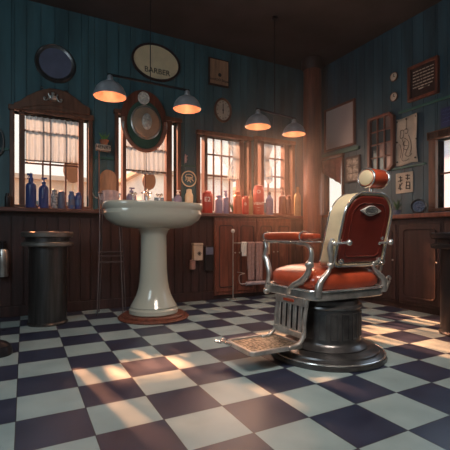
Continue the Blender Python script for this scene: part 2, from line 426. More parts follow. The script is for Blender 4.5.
# 1: wide window with arched pediment on the left
def ped1(root):
    pts = [(14, 111), (14, 105), (20, 103), (27, 98), (36, 94), (44, 91.5), (52, 91), (60, 92), (68, 95), (76, 101), (83, 107), (89, 110), (89, 117)]
    out = [(onY(u, v).x, onY(u, v).z) for u, v in pts]
    MB().prism(out, WY - 0.075, WY - 0.012).build('pediment', M['winwood'], root, bevel=0.006)
    mb = MB()
    for k in range(3):
        arc = [(21 + 60 * i / 12, 108 + k * 3.2 - (6 - k * 1.6) * math.sin(PI * i / 12) + i * 0.5) for i in range(13)]
        mb.tube([onY(u, v, WY - 0.078) for u, v in arc], 0.005, 6)
    mb.build('moulding', M['winwood'], root)
    mb = MB(); c0 = onY(53, 99.5, WY - .09)
    mb.lathe([(0.002, -0.02), (0.035, -0.012), (0.045, 0), (0.02, 0.012), (0.03, 0.03), (0.002, 0.045)], c0, 20)
    for sx in (-1, 1):
        sc = [c0 + Vector((sx * (0.02 + 0.05 * t + 0.012 * math.sin(9 * t)), 0, 0.015 + 0.04 * math.sin(6 * t) * (1 - t * .3))) for t in [i / 16 for i in range(17)]]
        mb.tube(sc, 0.007, 8); mb.ball(sc[-1], 0.013, 10)
    mb.ball(c0 + Vector((0, 0, 0.055)), 0.016, 12)
    tag(mb.build('crest', M['steel'], root), 'tarnished metal scroll crest')
w = WIN[0]; zt = lambda u, v: zw(u, v)
window(1, w, [(xw(19), xw(25)), (xw(78.5), xw(83.5))], [xw(43), xw(50.5), xw(66)], [zw(50, 132), zw(50, 164)], ped1)
w = WIN[1]
window(2, w, [(xw(122.5), xw(126)), (xw(166), xw(171.5))], [xw(146)], [zw(146, 148), zw(146, 171)])
w = WIN[2]
window(3, w, [(xw(204), xw(207)), (xw(239), xw(243))], [xw(215), xw(223), xw(231)], [zw(222, 155), zw(222, 176)])
w = WIN[3]
window(4, w, [(xw(260.5), xw(263.5)), (xw(284), xw(288))], [xw(270), xw(277)], [zw(273, 158), zw(273, 176)])
window(5, RWIN[0], [], [3.60], [], wall='right', cas=0.02)
window(6, RWIN[1], [], [2.15, 1.97, 1.8], [1.36], wall='right', cas=0.07)

# curtains
def curtain(name, pa, pb, folds, label, hem=None, amp=0.016, rod=True, ybase=WY + 0.012, ragged=0.0, taper=None):
    """pa=(x0,x1,ztop), pb=zbottom ; hem(t)->extra length"""
    x0, x1, zt_ = pa; root = thing(name, ((x0 + x1) / 2, WY - 0.0, zt_), label, 'curtain', 'sheer curtains in the back windows')
    nx, nz = folds * 8, 14; vs = []; fs = []
    for j in range(nz + 1):
        s = j / nz
        for i in range(nx + 1):
            t = i / nx; zb = pb + (hem(t) if hem else 0)
            z = zt_ + (zb - zt_) * s
            tt = t if not taper else taper(t, s)
            y = ybase + amp * math.sin(2 * PI * folds * t + 0.8 * math.sin(3 * s + folds)) * (0.5 + 0.5 * s)
            vs.append((x0 + (x1 - x0) * tt, y, z))
    for j in range(nz):
        for i in range(nx):
            a = j * (nx + 1) + i; fs.append((a, a + 1, a + nx + 2, a + nx + 1))
    o = MB().add(vs, fs).build('curtain_cloth', M['sheer' if rod else 'sheer_thin'], root)
    if rod:
        sd = o.modifiers.new('solid', 'SOLIDIFY'); sd.thickness = 0.0012
        zb = pb + 0.004
        MB().tube([(x0 - .02, ybase - .016, zb), (x1 + .02, ybase - .016, zb)], 0.006, 8).build('rod', M['darkwood'], root)
    MB().tube([(x0 - .01, ybase, zt_), (x1 + .01, ybase, zt_)], 0.006, 8).build('rod', M['darkwood'], root)
    return root
curtain('curtain', (xw(25.5), xw(78), WIN[0][3] - .02), zw(52, 162.5), 9, 'white sheer cafe curtain across the window with the arched top', hem=lambda t: -0.01 + 0.03 * t)
curtain('curtain', (xw(127), xw(165), WIN[1][3] - .02), zw(146, 171.5), 8, 'cream sheer curtain in the window behind the oval plaque', hem=lambda t: -0.03 * math.sin(PI * t))
curtain('curtain', (xw(207), xw(238.5), WIN[2][3] - .02), zw(222, 172), 7, 'cream sheer curtain swept to the right in the window beside the small oval clock',
        hem=lambda t: 0.22 * (1 - t) ** 1.3 - 0.06 * t, rod=False, taper=lambda t, s: t + (1 - t) * s * 0.30)
curtain('curtain', (xw(263.5), xw(283.5), WIN[3][3] - .02), zw(273, 172), 5, 'cream sheer curtain in the narrow window nearest the column',
        hem=lambda t: 0.16 * (t) ** 1.5 - 0.02, rod=False, taper=lambda t, s: t * (1 - 0.25 * s))
def drape(x0, x1, zt_, zb_, tie, label, y=WY - .019):
    N, Kn = 40, 20; vs = []; fs = []
    for j in range(Kn + 1):
        s_ = j / Kn; w_ = 1 - .55 * math.sin(PI * min(1, s_ * 1.15)) ** 2 * .8
        for i in range(N + 1):
            t_ = i / N; xx = (x1 - (x1 - x0) * w_ * (1 - t_)) if tie > 0 else (x0 + (x1 - x0) * w_ * t_)
            vs.append((xx, y + .009 * math.sin(2 * PI * 5 * t_ + s_), zt_ + (zb_ - zt_) * s_ - .05 * math.sin(PI * t_) * s_))
    for j in range(Kn):
        for i in range(N): a = j * (N + 1) + i; fs.append((a, a + 1, a + N + 2, a + N + 1))
    tag(MB().add(vs, fs).build('drape', M['sheer']), label, 'curtain', 'gathered drapes in the two right-hand back windows')
drape(xw(227), xw(238.5), WIN[2][3] - .03, zw(233, 178), 1, 'narrow cream drape gathered at the right side of the window beside the small oval clock')
drape(xw(263.8), xw(272), WIN[3][3] - .03, zw(268, 180), -1, 'narrow cream drape gathered at the left side of the window nearest the column')
# swag in the little right-wall window
sw = MB(); n = 16; vs = []; fs = []
for j in range(9):
    for i in range(n + 1):
        t = i / n; s = j / 8
        ztop = 1.75; zb = 1.72 - 0.12 - 0.20 * t
        vs.append((WX - .03 + 0.010 * math.sin(t * 22 + s), 3.93 - 0.35 * t, ztop + (zb - ztop) * s))
for j in range(8):
    for i in range(n): a = j * (n + 1) + i; fs.append((a, a + 1, a + n + 2, a + n + 1))
o = sw.add(vs, fs).build('valance', M['valance']); md = o.modifiers.new('s', 'SOLIDIFY'); md.thickness = 0.004
tag(o, 'russet cloth valance hanging in the small window beside the column', 'curtain')

# ---------------------------------------------------------------- outside the windows
struct(MB().box(-14, 26, 4.6, 40, -0.3, -0.2).build('ground_outside', M['street'], smooth=False))
def house(name, x0, x1, y0, y1, h, m, label, wins):
    r = thing(name, ((x0 + x1) / 2, (y0 + y1) / 2, -0.2), label, 'building')
    MB().box(x0, x1, y0, y1, -0.2, h).build('walls', M[m], r, smooth=False)
    MB().box(x0 - .2, x1 + .2, y0 - .2, y1 + .2, h, h + .15).build('cornice', M['facade2'], r)
    for (wx, wz) in wins: MB().box(wx - .35, wx + .35, y0 - .04, y0 - .001, wz, wz + 1.1).build('window', M['panegrey'], r)
    return r
house('house', -0.5, 2.0, 14, 18, 2.6, 'facade2', 'low tan building seen through the lower panes of the arched-top window', [(0.4, 0.8), (1.5, 0.8)])
house('house', 3.6, 7.2, 13, 17, 2.9, 'facade', 'pale low building seen through the window behind the sink', [(4.4, 1.0), (6.0, 1.0)])
house('house', 8.2, 12.5, 14, 18, 2.7, 'facade', 'pale low building seen through the window beside the small oval clock', [(9.2, 1.1), (11, 1.1)])
house('house', 14.5, 20, 3, 10, 4.5, 'facade3', 'pale blue-painted building seen through the right-hand window', [])  # the blue is the wall's own colour
# hanging shop boards outside windows 1 and 2
for u, v, du, dv, lab in ((73, 170, 9, 13, 'brown oval board on a post outside the arched-top window'), (149, 181, 6.5, 9, 'brown oval board on a post outside the window behind the sink')):
    p = onY(u, v, 4.9); sc = (p.y / ray(u, v)[1]) / F_PX
    o = MB().prism(ell(p.x, p.z, du * sc, dv * sc, 28), 4.88, 4.92).build('outdoor_signboard', M['signwood'])
    tag(o, lab, 'sign')
    MB().tube([(p.x, 4.93, -0.2), (p.x, 4.93, p.z)], 0.012, 8).build('post', M['facade2'], o)

# ---------------------------------------------------------------- right counter and cabinets
struct(MB().box(WX - .21, WX - .013, 1.0, 3.62, 0.925, 0.97).build('trim_7', M['redwood'], bevel=0.008))
positions = ['nearest the corner column', 'second from the corner column', 'below the round metal dish on the counter', 'behind the black bin at the right edge', 'nearest the front of the shop']
def cab(y0):
    x0 = WX - 0.15
    r = thing('cabinet', (WX - .08, y0 + .24, 0), 'x', 'cabinet', 'cabinets under the right counter')
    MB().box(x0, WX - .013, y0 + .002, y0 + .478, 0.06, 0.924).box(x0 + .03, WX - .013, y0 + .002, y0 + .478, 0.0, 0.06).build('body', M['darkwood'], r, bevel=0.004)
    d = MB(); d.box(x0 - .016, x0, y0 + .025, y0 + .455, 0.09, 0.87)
    do = d.build('door', M['darkwood'], r, bevel=0.005)
    o1 = rrect(y0 + .06, y0 + .42, 0.13, 0.83, 0.05); i1 = rrect(y0 + .075, y0 + .405, 0.145, 0.815, 0.04)
    MB().ring(o1, i1, x0 - .026, x0 - .016, 'YZ').build('moulding', M['darkwood'], do, bevel=0.002)
    MB().ball((x0 - .03, y0 + .045, 0.5), 0.010).build('knob', M['steel'], do)
    return r
c0 = cab(3.14 - 0.0)
for i, y0 in enumerate((3.14, 2.66, 2.18, 1.70, 1.22)):
    o = c0 if i == 0 else copy_tree(c0)
    o.location.y = y0 + .24; o['label'] = 'dark wooden cabinet with a round-cornered door panel, ' + positions[i]

# ---------------------------------------------------------------- back-wall cabinet fronts (right part)
def backcab(x0, x1, lab):
    yf = WY - 0.104
    r = thing('cupboard', ((x0 + x1) / 2, yf, 0), lab, 'cabinet', 'cupboards under the back ledge')
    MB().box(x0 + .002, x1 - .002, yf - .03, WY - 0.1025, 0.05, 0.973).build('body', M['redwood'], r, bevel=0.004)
    n = 2; w_ = (x1 - x0) / n
    for k in range(n):
        a = x0 + k * w_; d = MB().box(a + .015, a + w_ - .015, yf - .045, yf - .030, 0.09, 0.93)
        do = d.build('door', M['redwood'], r, bevel=0.004)
        MB().ring(rrect(a + .05, a + w_ - .05, .14, .88, .03), rrect(a + .062, a + w_ - .062, .152, .868, .022), yf - .052, yf - .045).build('moulding', M['darkwood'], do, bevel=0.002)
        MB().ball((a + (w_ - .03 if k == 0 else .03), yf - .058, .55), .010).build('knob', M['steel'], do)
backcab(1.98, 2.56, 'red-brown cupboard behind the towel rail'); backcab(2.56, 3.10, 'red-brown cupboard nearest the column, behind the chair')

# ---------------------------------------------------------------- pendant lamps
def lamp(u, v, r, lab):
    # v is the rim centre
    p = onY(u, v, WY - 0.88); x, y, z = p
    root = thing('pendant_lamp', (x, y, z), lab, 'lamp', 'pewter dome lamps hanging from the ceiling')
    k = r / 0.13
    outer = [(0.13, 0.0), (0.134, 0.004), (0.130, 0.012), (0.122, 0.035), (0.105, 0.062), (0.08, 0.083), (0.05, 0.096), (0.030, 0.101)]
    inner = [(0.026, 0.096), (0.05, 0.090), (0.078, 0.078), (0.101, 0.059), (0.117, 0.033), (0.125, 0.010), (0.128, 0.001)]
    sh = MB(); sh.lathe([(a * k, b * k * 1.28) for a, b in outer], (x, y, z), 40); sh.f = sh.f[:-2]
    so = sh.build('lamp_shade', M['lampmetal'], root)
    ih = MB(); ih.lathe([(a * k, b * k * 1.28) for a, b in inner], (x, y, z), 40); ih.f = ih.f[:-2]
    tag(ih.build('lining', M['lampin'], so), 'copper-coloured lining')
    MB().lathe([(a * k, b * k + .028 * k) for a, b in [(0.031, 0.098), (0.031, 0.112), (0.022, 0.116), (0.024, 0.135), (0.018, 0.148), (0.008, 0.156), (0.003, 0.158)]], (x, y, z), 24).build('cap', M['lampmetal'], root)
    MB().ball((x, y, z + 0.082 * k), 0.020 * k).build('bulb', M['bulb'], root)
    return root, Vector((x, y, z + 0.188 * k)), k
L = []
for a in ((110, 97, .132, 'pewter dome lamp at the upper left, largest and nearest of the four'),
          (187, 109.5, .126, 'pewter dome lamp hanging above the sink, right end of the long rod'),
          (258, 127, .128, 'pewter dome lamp above the window beside the small oval clock'),
          (294, 134.5, .120, 'pewter dome lamp hanging closest to the corner column')):
    r, top, k = lamp(*a); L.append(top)
    pl = light('SPOT', 'lamp_light', (top.x, top.y, top.z - 0.13), 9.0, (1.0, 0.52, 0.30), target=(top.x, top.y, 0), size=0.03)
    pl.data.spot_size = math.radians(150); pl.data.spot_blend = 0.6
    q = light('POINT', 'bulb_glow', (top.x, top.y, top.z - 0.165 * k), 0.55, (1.0, 0.55, 0.32), size=0.02)
def hang(name, a, b, lab, hx):
    mid = a.lerp(b, hx); root = thing(name, (mid.x, mid.y, mid.z), lab, 'lamp rail')
    d = (b - a).normalized()
    MB().tube([a - d * 0.02 + Vector((0, 0, -.004)), b + d * 0.02 + Vector((0, 0, -.004))], 0.011, 8).build('rod', M['blacksteel'], root)
    MB().tube([mid, (mid.x, mid.y, CEIL - .02)], 0.004, 6).build('cord', M['blacksteel'], root)
    MB().lathe([(0.04, CEIL - .025), (0.03, CEIL - .001)], (mid.x, mid.y, 0), 20).build('ceiling_rose', M['blacksteel'], root)
hang('lamp_rail', L[0], L[1], 'long black rod carrying the two left-hand dome lamps', 0.5)
hang('lamp_rail', L[2], L[3], 'thin black rod carrying the two dome lamps near the column', 0.45)

# ---------------------------------------------------------------- wall things, back wall
YB = WY - 0.013
def px(u): # metres per pixel on the back wall
    return (WY / ray(u, 0)[1]) / F_PX
# round plate above the arched window
p = onY(55.5, 64, YB); r = 19 * px(55)
t = thing('wall_plate', p, 'dark round decorative plate high on the wall above the arched window', 'plate')
MB().lathe([(r, 0), (r, -.012), (r * .93, -.03), (r * .85, -.018), (r * .6, -.010), (0.001, -.010)], p, 40, 'Y').build('rim', M['darksteel'], t)
MB().lathe([(r * .8, -.010), (r * .78, -.016), (0.001, -.016)], p, 40, 'Y').build('face', M['slate'], t)
# ironwork under the plate
p = onY(54, 90.5, YB - .01); mb = MB()
for sx in (-1, 1):
    mb.tube([p + Vector((sx * (0.01 + 0.10 * q), 0, 0.012 * math.sin(7 * q))) for q in [i / 12 for i in range(13)]], 0.007, 8); mb.ball(p + Vector((sx * .11, 0, .01)), .014, 10)
tag(mb.ball(p, .018).build('iron_ornament', M['darksteel']), 'small scrolled iron ornament between the round plate and the arched window', 'ornament')
# oval sign cropped at the top
p = onY(156, 63, YB); r = px(156)
t = thing('oval_sign', p, 'cream oval sign with a dark rim above the oval plaque', 'sign')
MB().ring(ell(p.x, p.z, 25 * r, 18.5 * r), ell(p.x, p.z, 23 * r, 16.5 * r), YB - .03, YB).build('frame', M['darkwood'], t, bevel=.003)
MB().prism(ell(p.x, p.z, 23.2 * r, 16.7 * r), YB - .018, YB).build('panel', M['cream'], t)
text('BARBER', 0.085, M['ink'], t, (p.x + .01, YB - .020, p.z - .10))
# oval plaque with hat-like disc
p = onY(144.5, 121, WY - .075); r = px(145) * .98; y0 = p.y
t = thing('oval_plaque', p, 'oval wooden plaque with green ring and beige boss over the window behind the sink', 'plaque')
MB().prism(ell(p.x, p.z, 23.5 * r, 31 * r, 48), y0, WY - .062 + .0).build('backboard', M['redwood'], t, bevel=.006)
arc = [(p.x + 21.5 * r * math.cos(a), y0 - .014, p.z - 1 * r + 29 * r * math.sin(a)) for a in [PI * 0.98 + (PI * 1.04) * i / 28 for i in range(29)]]
MB().tube(arc, 0.021, 10).build('rim', M['rimwood'], t)
MB().prism(ell(p.x + .3 * r, p.z - 4 * r, 18 * r, 24 * r, 40), y0 - .012, y0).build('field', M['greenfelt'], t, bevel=.004)
g = onY(146, 122.5, y0 - .013)
MB().lathe([(15.5 * r, 0), (15.5 * r, -.008), (14.6 * r, -.012), (14.2 * r, -.004)], g, 40, 'Y', sy=1.1).build('ring', M['steel'], t)
MB().lathe([(14.2 * r, 0), (13.6 * r, -.014), (11 * r, -.026), (6 * r, -.034), (0.001, -.036)], g, 40, 'Y', sy=1.08).build('boss', M['bosstan'], t)
mb = MB(); mb.lathe([(5 * r, -.030), (5 * r, -.045), (3.6 * r, -.056), (1.5 * r, -.060), (.001, -.060)], g, 24, 'Y', sy=1.6)
for k in range(8):
    a = k * PI / 4; mb.ball(g + Vector((3.2 * r * math.cos(a), -.055, 5.5 * r * math.sin(a))), .010, 8)
mb.ball(g + Vector((0, -.058, 0)), .018, 12).build('ornament', M['silver'], t)
q = onY(143.5, 98.5, y0 - .012)
mb = MB().lathe([(5.8 * r, 0), (5.8 * r, -.02), (5 * r, -.026), (4.4 * r, -.012), (.001, -.012)], q, 30, 'Y', sy=1.1)
for k in range(10):
    a = k * PI / 5; mb.ball(q + Vector((3 * r * math.cos(a), -.016, 3.3 * r * math.sin(a))), .007, 6)
mb.ball(q + Vector((0, -.018, 0)), .012, 8).build('medallion', M['silver'], t)
for sx, uu in ((-1, 123.5), (1, 166.5)):
    q = onY(uu, 124 if sx < 0 else 126, y0 - .028); MB().cushion(q, .012, .008, .045, 2.4, 2.4, 12, 8).build('clip', M['steel'], t)
# pole sign with cactus pot
q = onY(103, 148, WY - .10); r = px(103)
pb = Vector((onY(99, 170, WY - .10).x, WY - .10, 1.0155))
t = thing('sign_post', pb, 'small pale name board on a thin pole between the two left windows', 'sign')
MB().tube([pb, (pb.x, pb.y, q.z)], .009, 8).lathe([(.035, 0), (.035, .008), (.012, .016)], pb, 16).build('pole', M['winwood'], t)
MB().prism(rrect(q.x - 7 * r, q.x + 7 * r, q.z - 2.9 * r, q.z + 2.9 * r, .008), q.y - .03, q.y + .03).map(lambda v: Vector((v.x, v.y, v.z - (v.x - q.x) * 0.04))).build('board', M['creamp'], t, bevel=.003)
text('HENRY', .048, M['ink'], t, (q.x, q.y - .032, q.z), tilt=-.04)
pz = q.z + 2.9 * r + .002
pp = thing('potted_plant', (q.x + .012, q.y, pz), 'tiny terracotta pot of spiky green leaves standing on the pale name board', 'plant')
MB().lathe([(.030, 0), (.040, .035), (.046, .036), (.046, .050), (.038, .050), (.036, .042), (.001, .042)], pp.location, 24).build('pot', M['terracotta'], pp)
mb = MB()
for k in range(16):
    a = k * 2.4; l = .06 + .05 * random.random(); d = Vector((math.cos(a) * .35, math.sin(a) * .3, 1)).normalized()
    b0 = pp.location + Vector((math.cos(a) * .015, math.sin(a) * .015, .04)); mb.tube([b0, b0 + d * l * .5, b0 + d * l + Vector((math.cos(a) * .012, 0, 0))], [.006, .005, .0008], 6)
mb.build('leaves', M['leaf'], pp)
# paddle board leaning on the ledge
q = onY(108, 180, WY - .035); r = px(108)
o = MB().prism([(q.x + 8 * r * math.cos(a) , q.z + 1.5 * r + 8.5 * r * math.sin(a)) for a in [PI * i / 20 for i in range(21)]] + [(q.x - 7.5 * r, 1.016), (q.x + 7.5 * r, 1.016)], WY - .05, WY - .03).build('round_topped_board', M['board'], bevel=.004)
tag(o, 'plain brown round-topped wooden board standing on the ledge left of the sink', 'board')
# looped cord
pts = smooth_path([onY(u, v, WY - .035) for u, v in ((91, 158), (90.5, 178), (91.5, 190), (94, 196), (97, 198), (99.5, 197))], 5)
tag(MB().tube(pts, .006, 8).build('cord_loop', M['steel']), 'thin pale cord curving down the wall beside the name board pole', 'cord')
# small white ornament, round sign, bottle
q = onY(185.5, 158, YB - .01); mb = MB()
mb.cushion(q, .014, .01, .05, 2.2, 2.2, 12, 8); mb.obox(q + Vector((.014, 0, .02)), .03, .012, .014, (0, -.7, 0)); mb.obox(q + Vector((.010, 0, -.03)), .012, .012, .05, (0, .3, 0))
tag(mb.build('wall_figurine', M['cloth']), 'tiny pale figurine fixed to the teal wall above the round emblem', 'ornament')
q = onY(188.5, 179, YB); r = px(188)
t = thing('round_emblem', q, 'round cream-ringed emblem with ornate lettering on the wall behind the sink end', 'sign')
MB().lathe([(8 * r, 0), (8 * r, -.010), (.001, -.010)], q, 40, 'Y').build('disc', M['teal'], t)
MB().ring(ell(q.x, q.z, 8.1 * r, 8.1 * r), ell(q.x, q.z, 7 * r, 7 * r), YB - .018, YB - .009).build('ring', M['cream'], t)
mb = MB(); Y1 = YB - .016
def P(a, b): return (q.x + a * r, Y1, q.z + b * r)
for pts in ([(-4, 2), (-3, 4), (0, 4.6), (3, 4), (4.2, 2), (3.4, 1.6), (-3, 1.6), (-4, 2)], [(-3, 1.6), (-3, -1), (-4, -2)], [(-1, 1.6), (-1, -2.4), (-2, -3)], [(1, 1.6), (1, -2.4), (2, -3.4)], [(3.2, 1.6), (3.4, -1), (5, -2)], [(-1, 0), (3, 0)], [(-1, -1.5), (1, -1.5)]):
    mb.tube([P(*a) for a in pts], .0045, 6)
mb.build('lettering', M['cream'], t)
# clock
q = onY(222.5, 110.5, YB); r = px(222)
t = thing('wall_clock', q, 'oval wall clock with white face and brown rim above the third window', 'clock')
MB().lathe([(9.5 * r, 0), (9.5 * r, -.022), (8.8 * r, -.032), (7.9 * r, -.022), (7.7 * r, -.012)], q, 40, 'Y', sy=1.28, endcap=False).build('rim', M['winwood'], t)
MB().lathe([(8.2 * r, -.004), (8.2 * r, -.012), (.001, -.012)], q, 40, 'Y', sy=1.28).build('face', M['creamp'], t)
mb = MB()
for k in range(12):
    a = k * PI / 6; d = Vector((math.cos(a), 0, 1.28 * math.sin(a))); mb.tube([q + d * 6.0 * r + Vector((0, -.014, 0)), q + d * 7.1 * r + Vector((0, -.014, 0))], .004, 5)
mb.build('hour_marks', M['ink'], t)
tag(MB().tube([q + Vector((0, -.018, -.01)), q + Vector((0, -.018, 6.5 * r))], .004, 6).build('hand', M['ink'], t), 'minute hand')
tag(MB().tube([q + Vector((0, -.016, .01)), q + Vector((.002, -.016, -3.5 * r))], .005, 6).build('hand', M['ink'], t), 'hour hand')
MB().ball(q + Vector((0, -.018, 0)), .010, 8).build('hub', M['ink'], t)
# tan sign near the top
q = onY(218.5, 74, YB); r = px(218)
t = thing('wooden_sign', q, 'tan rectangular sign with dark lettering above the oval clock', 'sign')
MB().box(q.x - 11.5 * r, q.x + 10.5 * r, YB - .03, YB, q.z - 12.8 * r, q.z + 14 * r).build('frame', M['darkwood'], t, bevel=.004)
MB().box(q.x - 10.3 * r, q.x + 9.6 * r, YB - .034, YB - .028, q.z - 11.4 * r, q.z + 12.6 * r).build('panel', M['board'], t)
text('SandOO Shaw', 0.044, M['ink'], t, (q.x - .01, YB - .036, q.z - 7.2 * r), tilt=-.02)
MB().prism(ell(q.x, q.z - 2 * r, 1.8 * r, 1.8 * r, 16), YB - .037, YB - .033).build('emblem', M['ink'], t)
# object at the far left edge
q = onY(-2, 142, YB); r = px(0)
t = thing('wall_mirror', q, 'small dark round-framed mirror cut by the left edge of the picture', 'mirror')
MB().ring(ell(q.x, q.z, 5.5 * r, 14 * r), ell(q.x, q.z, 4 * r, 12 * r), YB - .03, YB).build('frame', M['darksteel'], t, bevel=.004)
MB().prism(ell(q.x, q.z, 4.2 * r, 12.2 * r), YB - .010, YB).build('glass', M['panegrey'], t)

# ---------------------------------------------------------------- bottles on the back ledge
LZ = 1.016
YL = WY - 0.10
def bottle(kind, u, vtop, wpx, body, label, top=None, name='bottle', lab_m=None, words=None, cat='bottle', group='bottles on the back ledge', y=YL, z0=LZ, vbase=None):
    p = onY(u, vtop, y); s = (y / ray(u, 0)[1]) / F_PX
    h = p.z - z0; rr = wpx * s / 2 * 1.04; c = Vector((p.x, y, z0))
    t = thing(name, c, label, cat, group); top = top or body
    def prof(q): return [(a * rr, b * h) for a, b in q]
    if kind == 'spray':
        MB().lathe(prof([(.9, 0), (1, .02), (1, .60), (.92, .66), (.45, .72), (.40, .76)]), c, 24).build('body', M[body], t)
        MB().lathe(prof([(.46, .74), (.46, .84), (.3, .86), (.3, .92)]), c, 16).build('collar', M[top], t)
        mb = MB().box(c.x - rr * .75, c.x + rr * .30, c.y - .008, c.y + .008, z0 + h * .91, z0 + h * .975); mb.tube([(c.x - rr * .3, c.y, z0 + h * .91), (c.x - rr * .7, c.y, z0 + h * .80)], .004, 6)
        mb.lathe([(.006, h * .97), (.004, h)], c, 8).build('trigger', M[top], t, bevel=.002)
    elif kind == 'pump':
        MB().lathe(prof([(.92, 0), (1, .02), (1, .58), (.93, .66), (.7, .72), (.4, .76), (.38, .80)]), c, 24).build('body', M[body], t)
        mb = MB().lathe(prof([(.42, .78), (.42, .86), (.18, .88), (.15, .95)]), c, 16); mb.box(c.x - rr * .45, c.x + rr * .65, c.y - .006, c.y + .006, z0 + h * .945, z0 + h)
        mb.build('pump', M[top], t, bevel=.002)
    elif kind == 'jar':
        MB().lathe(prof([(.9, 0), (1, .04), (1, .72), (.85, .80), (.62, .84)]), c, 24).build('body', M[body], t)
        MB().lathe(prof([(.68, .82), (.70, .90), (.66, .97), (.35, 1.0), (.001, 1.0)]), c, 20).build('cap', M[top], t)
    elif kind == 'can':
        MB().lathe(prof([(.95, 0), (1, .02), (1, .84), (.86, .90), (.80, .92)]), c, 28).build('body', M[body], t)
        MB().lathe(prof([(.78, .91), (.78, .97), (.3, 1.0), (.001, 1.0)]), c, 20).build('lid', M[top], t)
    elif kind == 'tall':
        MB().lathe(prof([(.92, 0), (1, .02), (1, .62), (.9, .70), (.5, .80), (.36, .84), (.36, .90)]), c, 28).build('body', M[body], t)
        MB().lathe(prof([(.42, .88), (.44, .96), (.3, 1.0), (.001, 1.0)]), c, 16).build('cap', M[top], t)
    if lab_m:
        MB().lathe([(rr * 1.012, h * .22), (rr * 1.015, h * .23), (rr * 1.015, h * .52), (rr * 1.012, h * .53)], c, 28).build('paper_label', M[lab_m], t)
    if words:
        d = Vector((-c.x, -c.y, 0)).normalized(); a = math.atan2(d.x, -d.y) # towards the shop
        for i, (wd, sz, fz) in enumerate(words):
            text(wd, sz, M['whiteink'], t, c + d * (rr + .002) + Vector((0, 0, h * fz)), wall=-math.atan2(c.x, c.y))
    return t
bottle('spray', 31, 172.5, 9.5, 'navy', 'tallest navy spray bottle, leftmost on the ledge under the arched-top window')
bottle('pump', 43.7, 177.5, 9.2, 'navy', 'navy pump dispenser second from the left on the ledge', lab_m=None)
bottle('jar', 54.3, 189.5, 6.4, 'pattern', 'small speckled grey-white bottle between the navy pump and a slate can', top='pattern')
bottle('can', 61.5, 191, 6.8, 'slate', 'small plain slate-grey can beside the speckled bottle', group='bottles on the back ledge', top='slate')
bottle('jar', 71.5, 191, 6.2, 'navy2', 'small blue bottle with a pale label, second from the right under the arched-top window', lab_m='slate')
bottle('jar', 78.3, 192, 6.2, 'navy', 'small dark blue bottle, rightmost under the arched-top window', lab_m='navy2')
bottle('jar', 7.5, 193, 5, 'blacksteel', 'small black bottle on the ledge at the far left edge')
bottle('pump', 131.5, 187.5, 9.5, 'lilac', 'pale lilac pump bottle on the ledge behind the taps')
bottle('pump', 178, 190, 7.5, 'lilac', 'grey-lilac bottle with a white ball top behind the right end of the sink', top='white')
bottle('jar', 189, 189, 8, 'cream', 'short cream bottle below the round emblem', top='cream')
bottle('can', 207.5, 191, 10, 'red', 'red canister with white characters beside the sink', name='canister', words=[('E2', .075, .60)], cat='canister')
bottle('spray', 226, 190, 6, 'lilac', 'slim lilac spray bottle in front of the third window')
bottle('jar', 218.8, 195, 7.5, 'lilac', 'squat lilac bottle left of the slim lilac spray bottle')
bottle('jar', 237.5, 191, 8, 'orange', 'orange bottle with green sprigs behind it under the third window')
bottle('can', 245.5, 196, 6.5, 'red', 'small red can with a white patch right of the orange bottle', words=[('B', .05, .55)], name='canister', cat='canister')
bottle('tall', 250.5, 190, 4.5, 'straw', 'straw-coloured bottle half hidden behind the tall red bottle', y=WY - .048)
bottle('can', 258.7, 185, 10.6, 'red', 'tall red bottle with white lettering between the two right-hand windows', name='red_bottle', y=WY - .105, words=[('VIENT', .048, .36), ('----', .03, .24), ('---', .03, .15), ('O', .06, .75)])
bottle('tall', 269.5, 192, 7.2, 'navy2', 'slate-blue round-shouldered bottle right of the tall red bottle', top='blacksteel')
bottle('spray', 282.5, 187, 7.5, 'amber', 'brown spray bottle under the window nearest the column')
bottle('jar', 288.5, 195, 6, 'amber', 'small brown jar right of the brown spray bottle')
bottle('tall', 297.5, 187, 6.5, 'straw', 'slender straw-coloured bottle nearest the corner column')
q = onY(213, 210, YL - .03); tag(MB().ball((q.x, WY - .14, LZ + .014), .014, 14, .95).build('soap_ball', M['white']), 'small white soap ball on the ledge beside the red canister', 'soap')
a = onY(225, 210, WY - .06); b = onY(243, 210, WY - .06)
for i in range(5):
    pass
mb = MB()
for k in range(7):
    ang = -1.0 + 2.0 * k / 6; b0 = Vector((onY(234, 200, WY - .05).x, WY - .045, LZ)); e = b0 + Vector((math.sin(ang) * .11, 0, .14 + .05 * math.cos(ang)))
    mb.tube([b0, b0.lerp(e, .5) + Vector((0, 0, .02)), e], [.006, .006, .001], 6)
t = thing('sprig_vase', (onY(234, 200, WY - .05).x, WY - .045, LZ), 'dark green sprigs fanning out on the ledge behind the orange bottle', 'plant')
mb.build('sprigs', M['darkleaf'], t)
# ---------------------------------------------------------------- sink
sc_ = Vector((1.064, 3.43, 0))
mt = thing('plinth', sc_, 'round stepped red-brown wooden plinth beneath the pedestal sink', 'plinth')
MB().lathe([(.315, 0), (.32, .008), (.315, .02), (.285, .024), (.285, .038), (.275, .045), (.001, .045)], sc_, 56).build('disc', M['redwood'], mt)
mt2 = MB().lathe([(.316, .006), (.323, .012), (.316, .018)], sc_, 56); mt2.build('edge_bead', M['redwood'], mt)
s = thing('pedestal_sink', sc_ + Vector((0, 0, .0455)), 'large white porcelain pedestal sink with a flared foot on a wooden plinth', 'sink')
MB().lathe([(.215, .0455), (.225, .052), (.225, .085), (.212, .098), (.205, .100), (.205, .108), (.212, .112), (.205, .125), (.185, .16), (.160, .21), (.142, .27), (.130, .34), (.122, .45), (.118, .6), (.118, .76), (.135, .80), (.17, .83)], sc_, 56).build('pedestal', M['porcelain'], s)
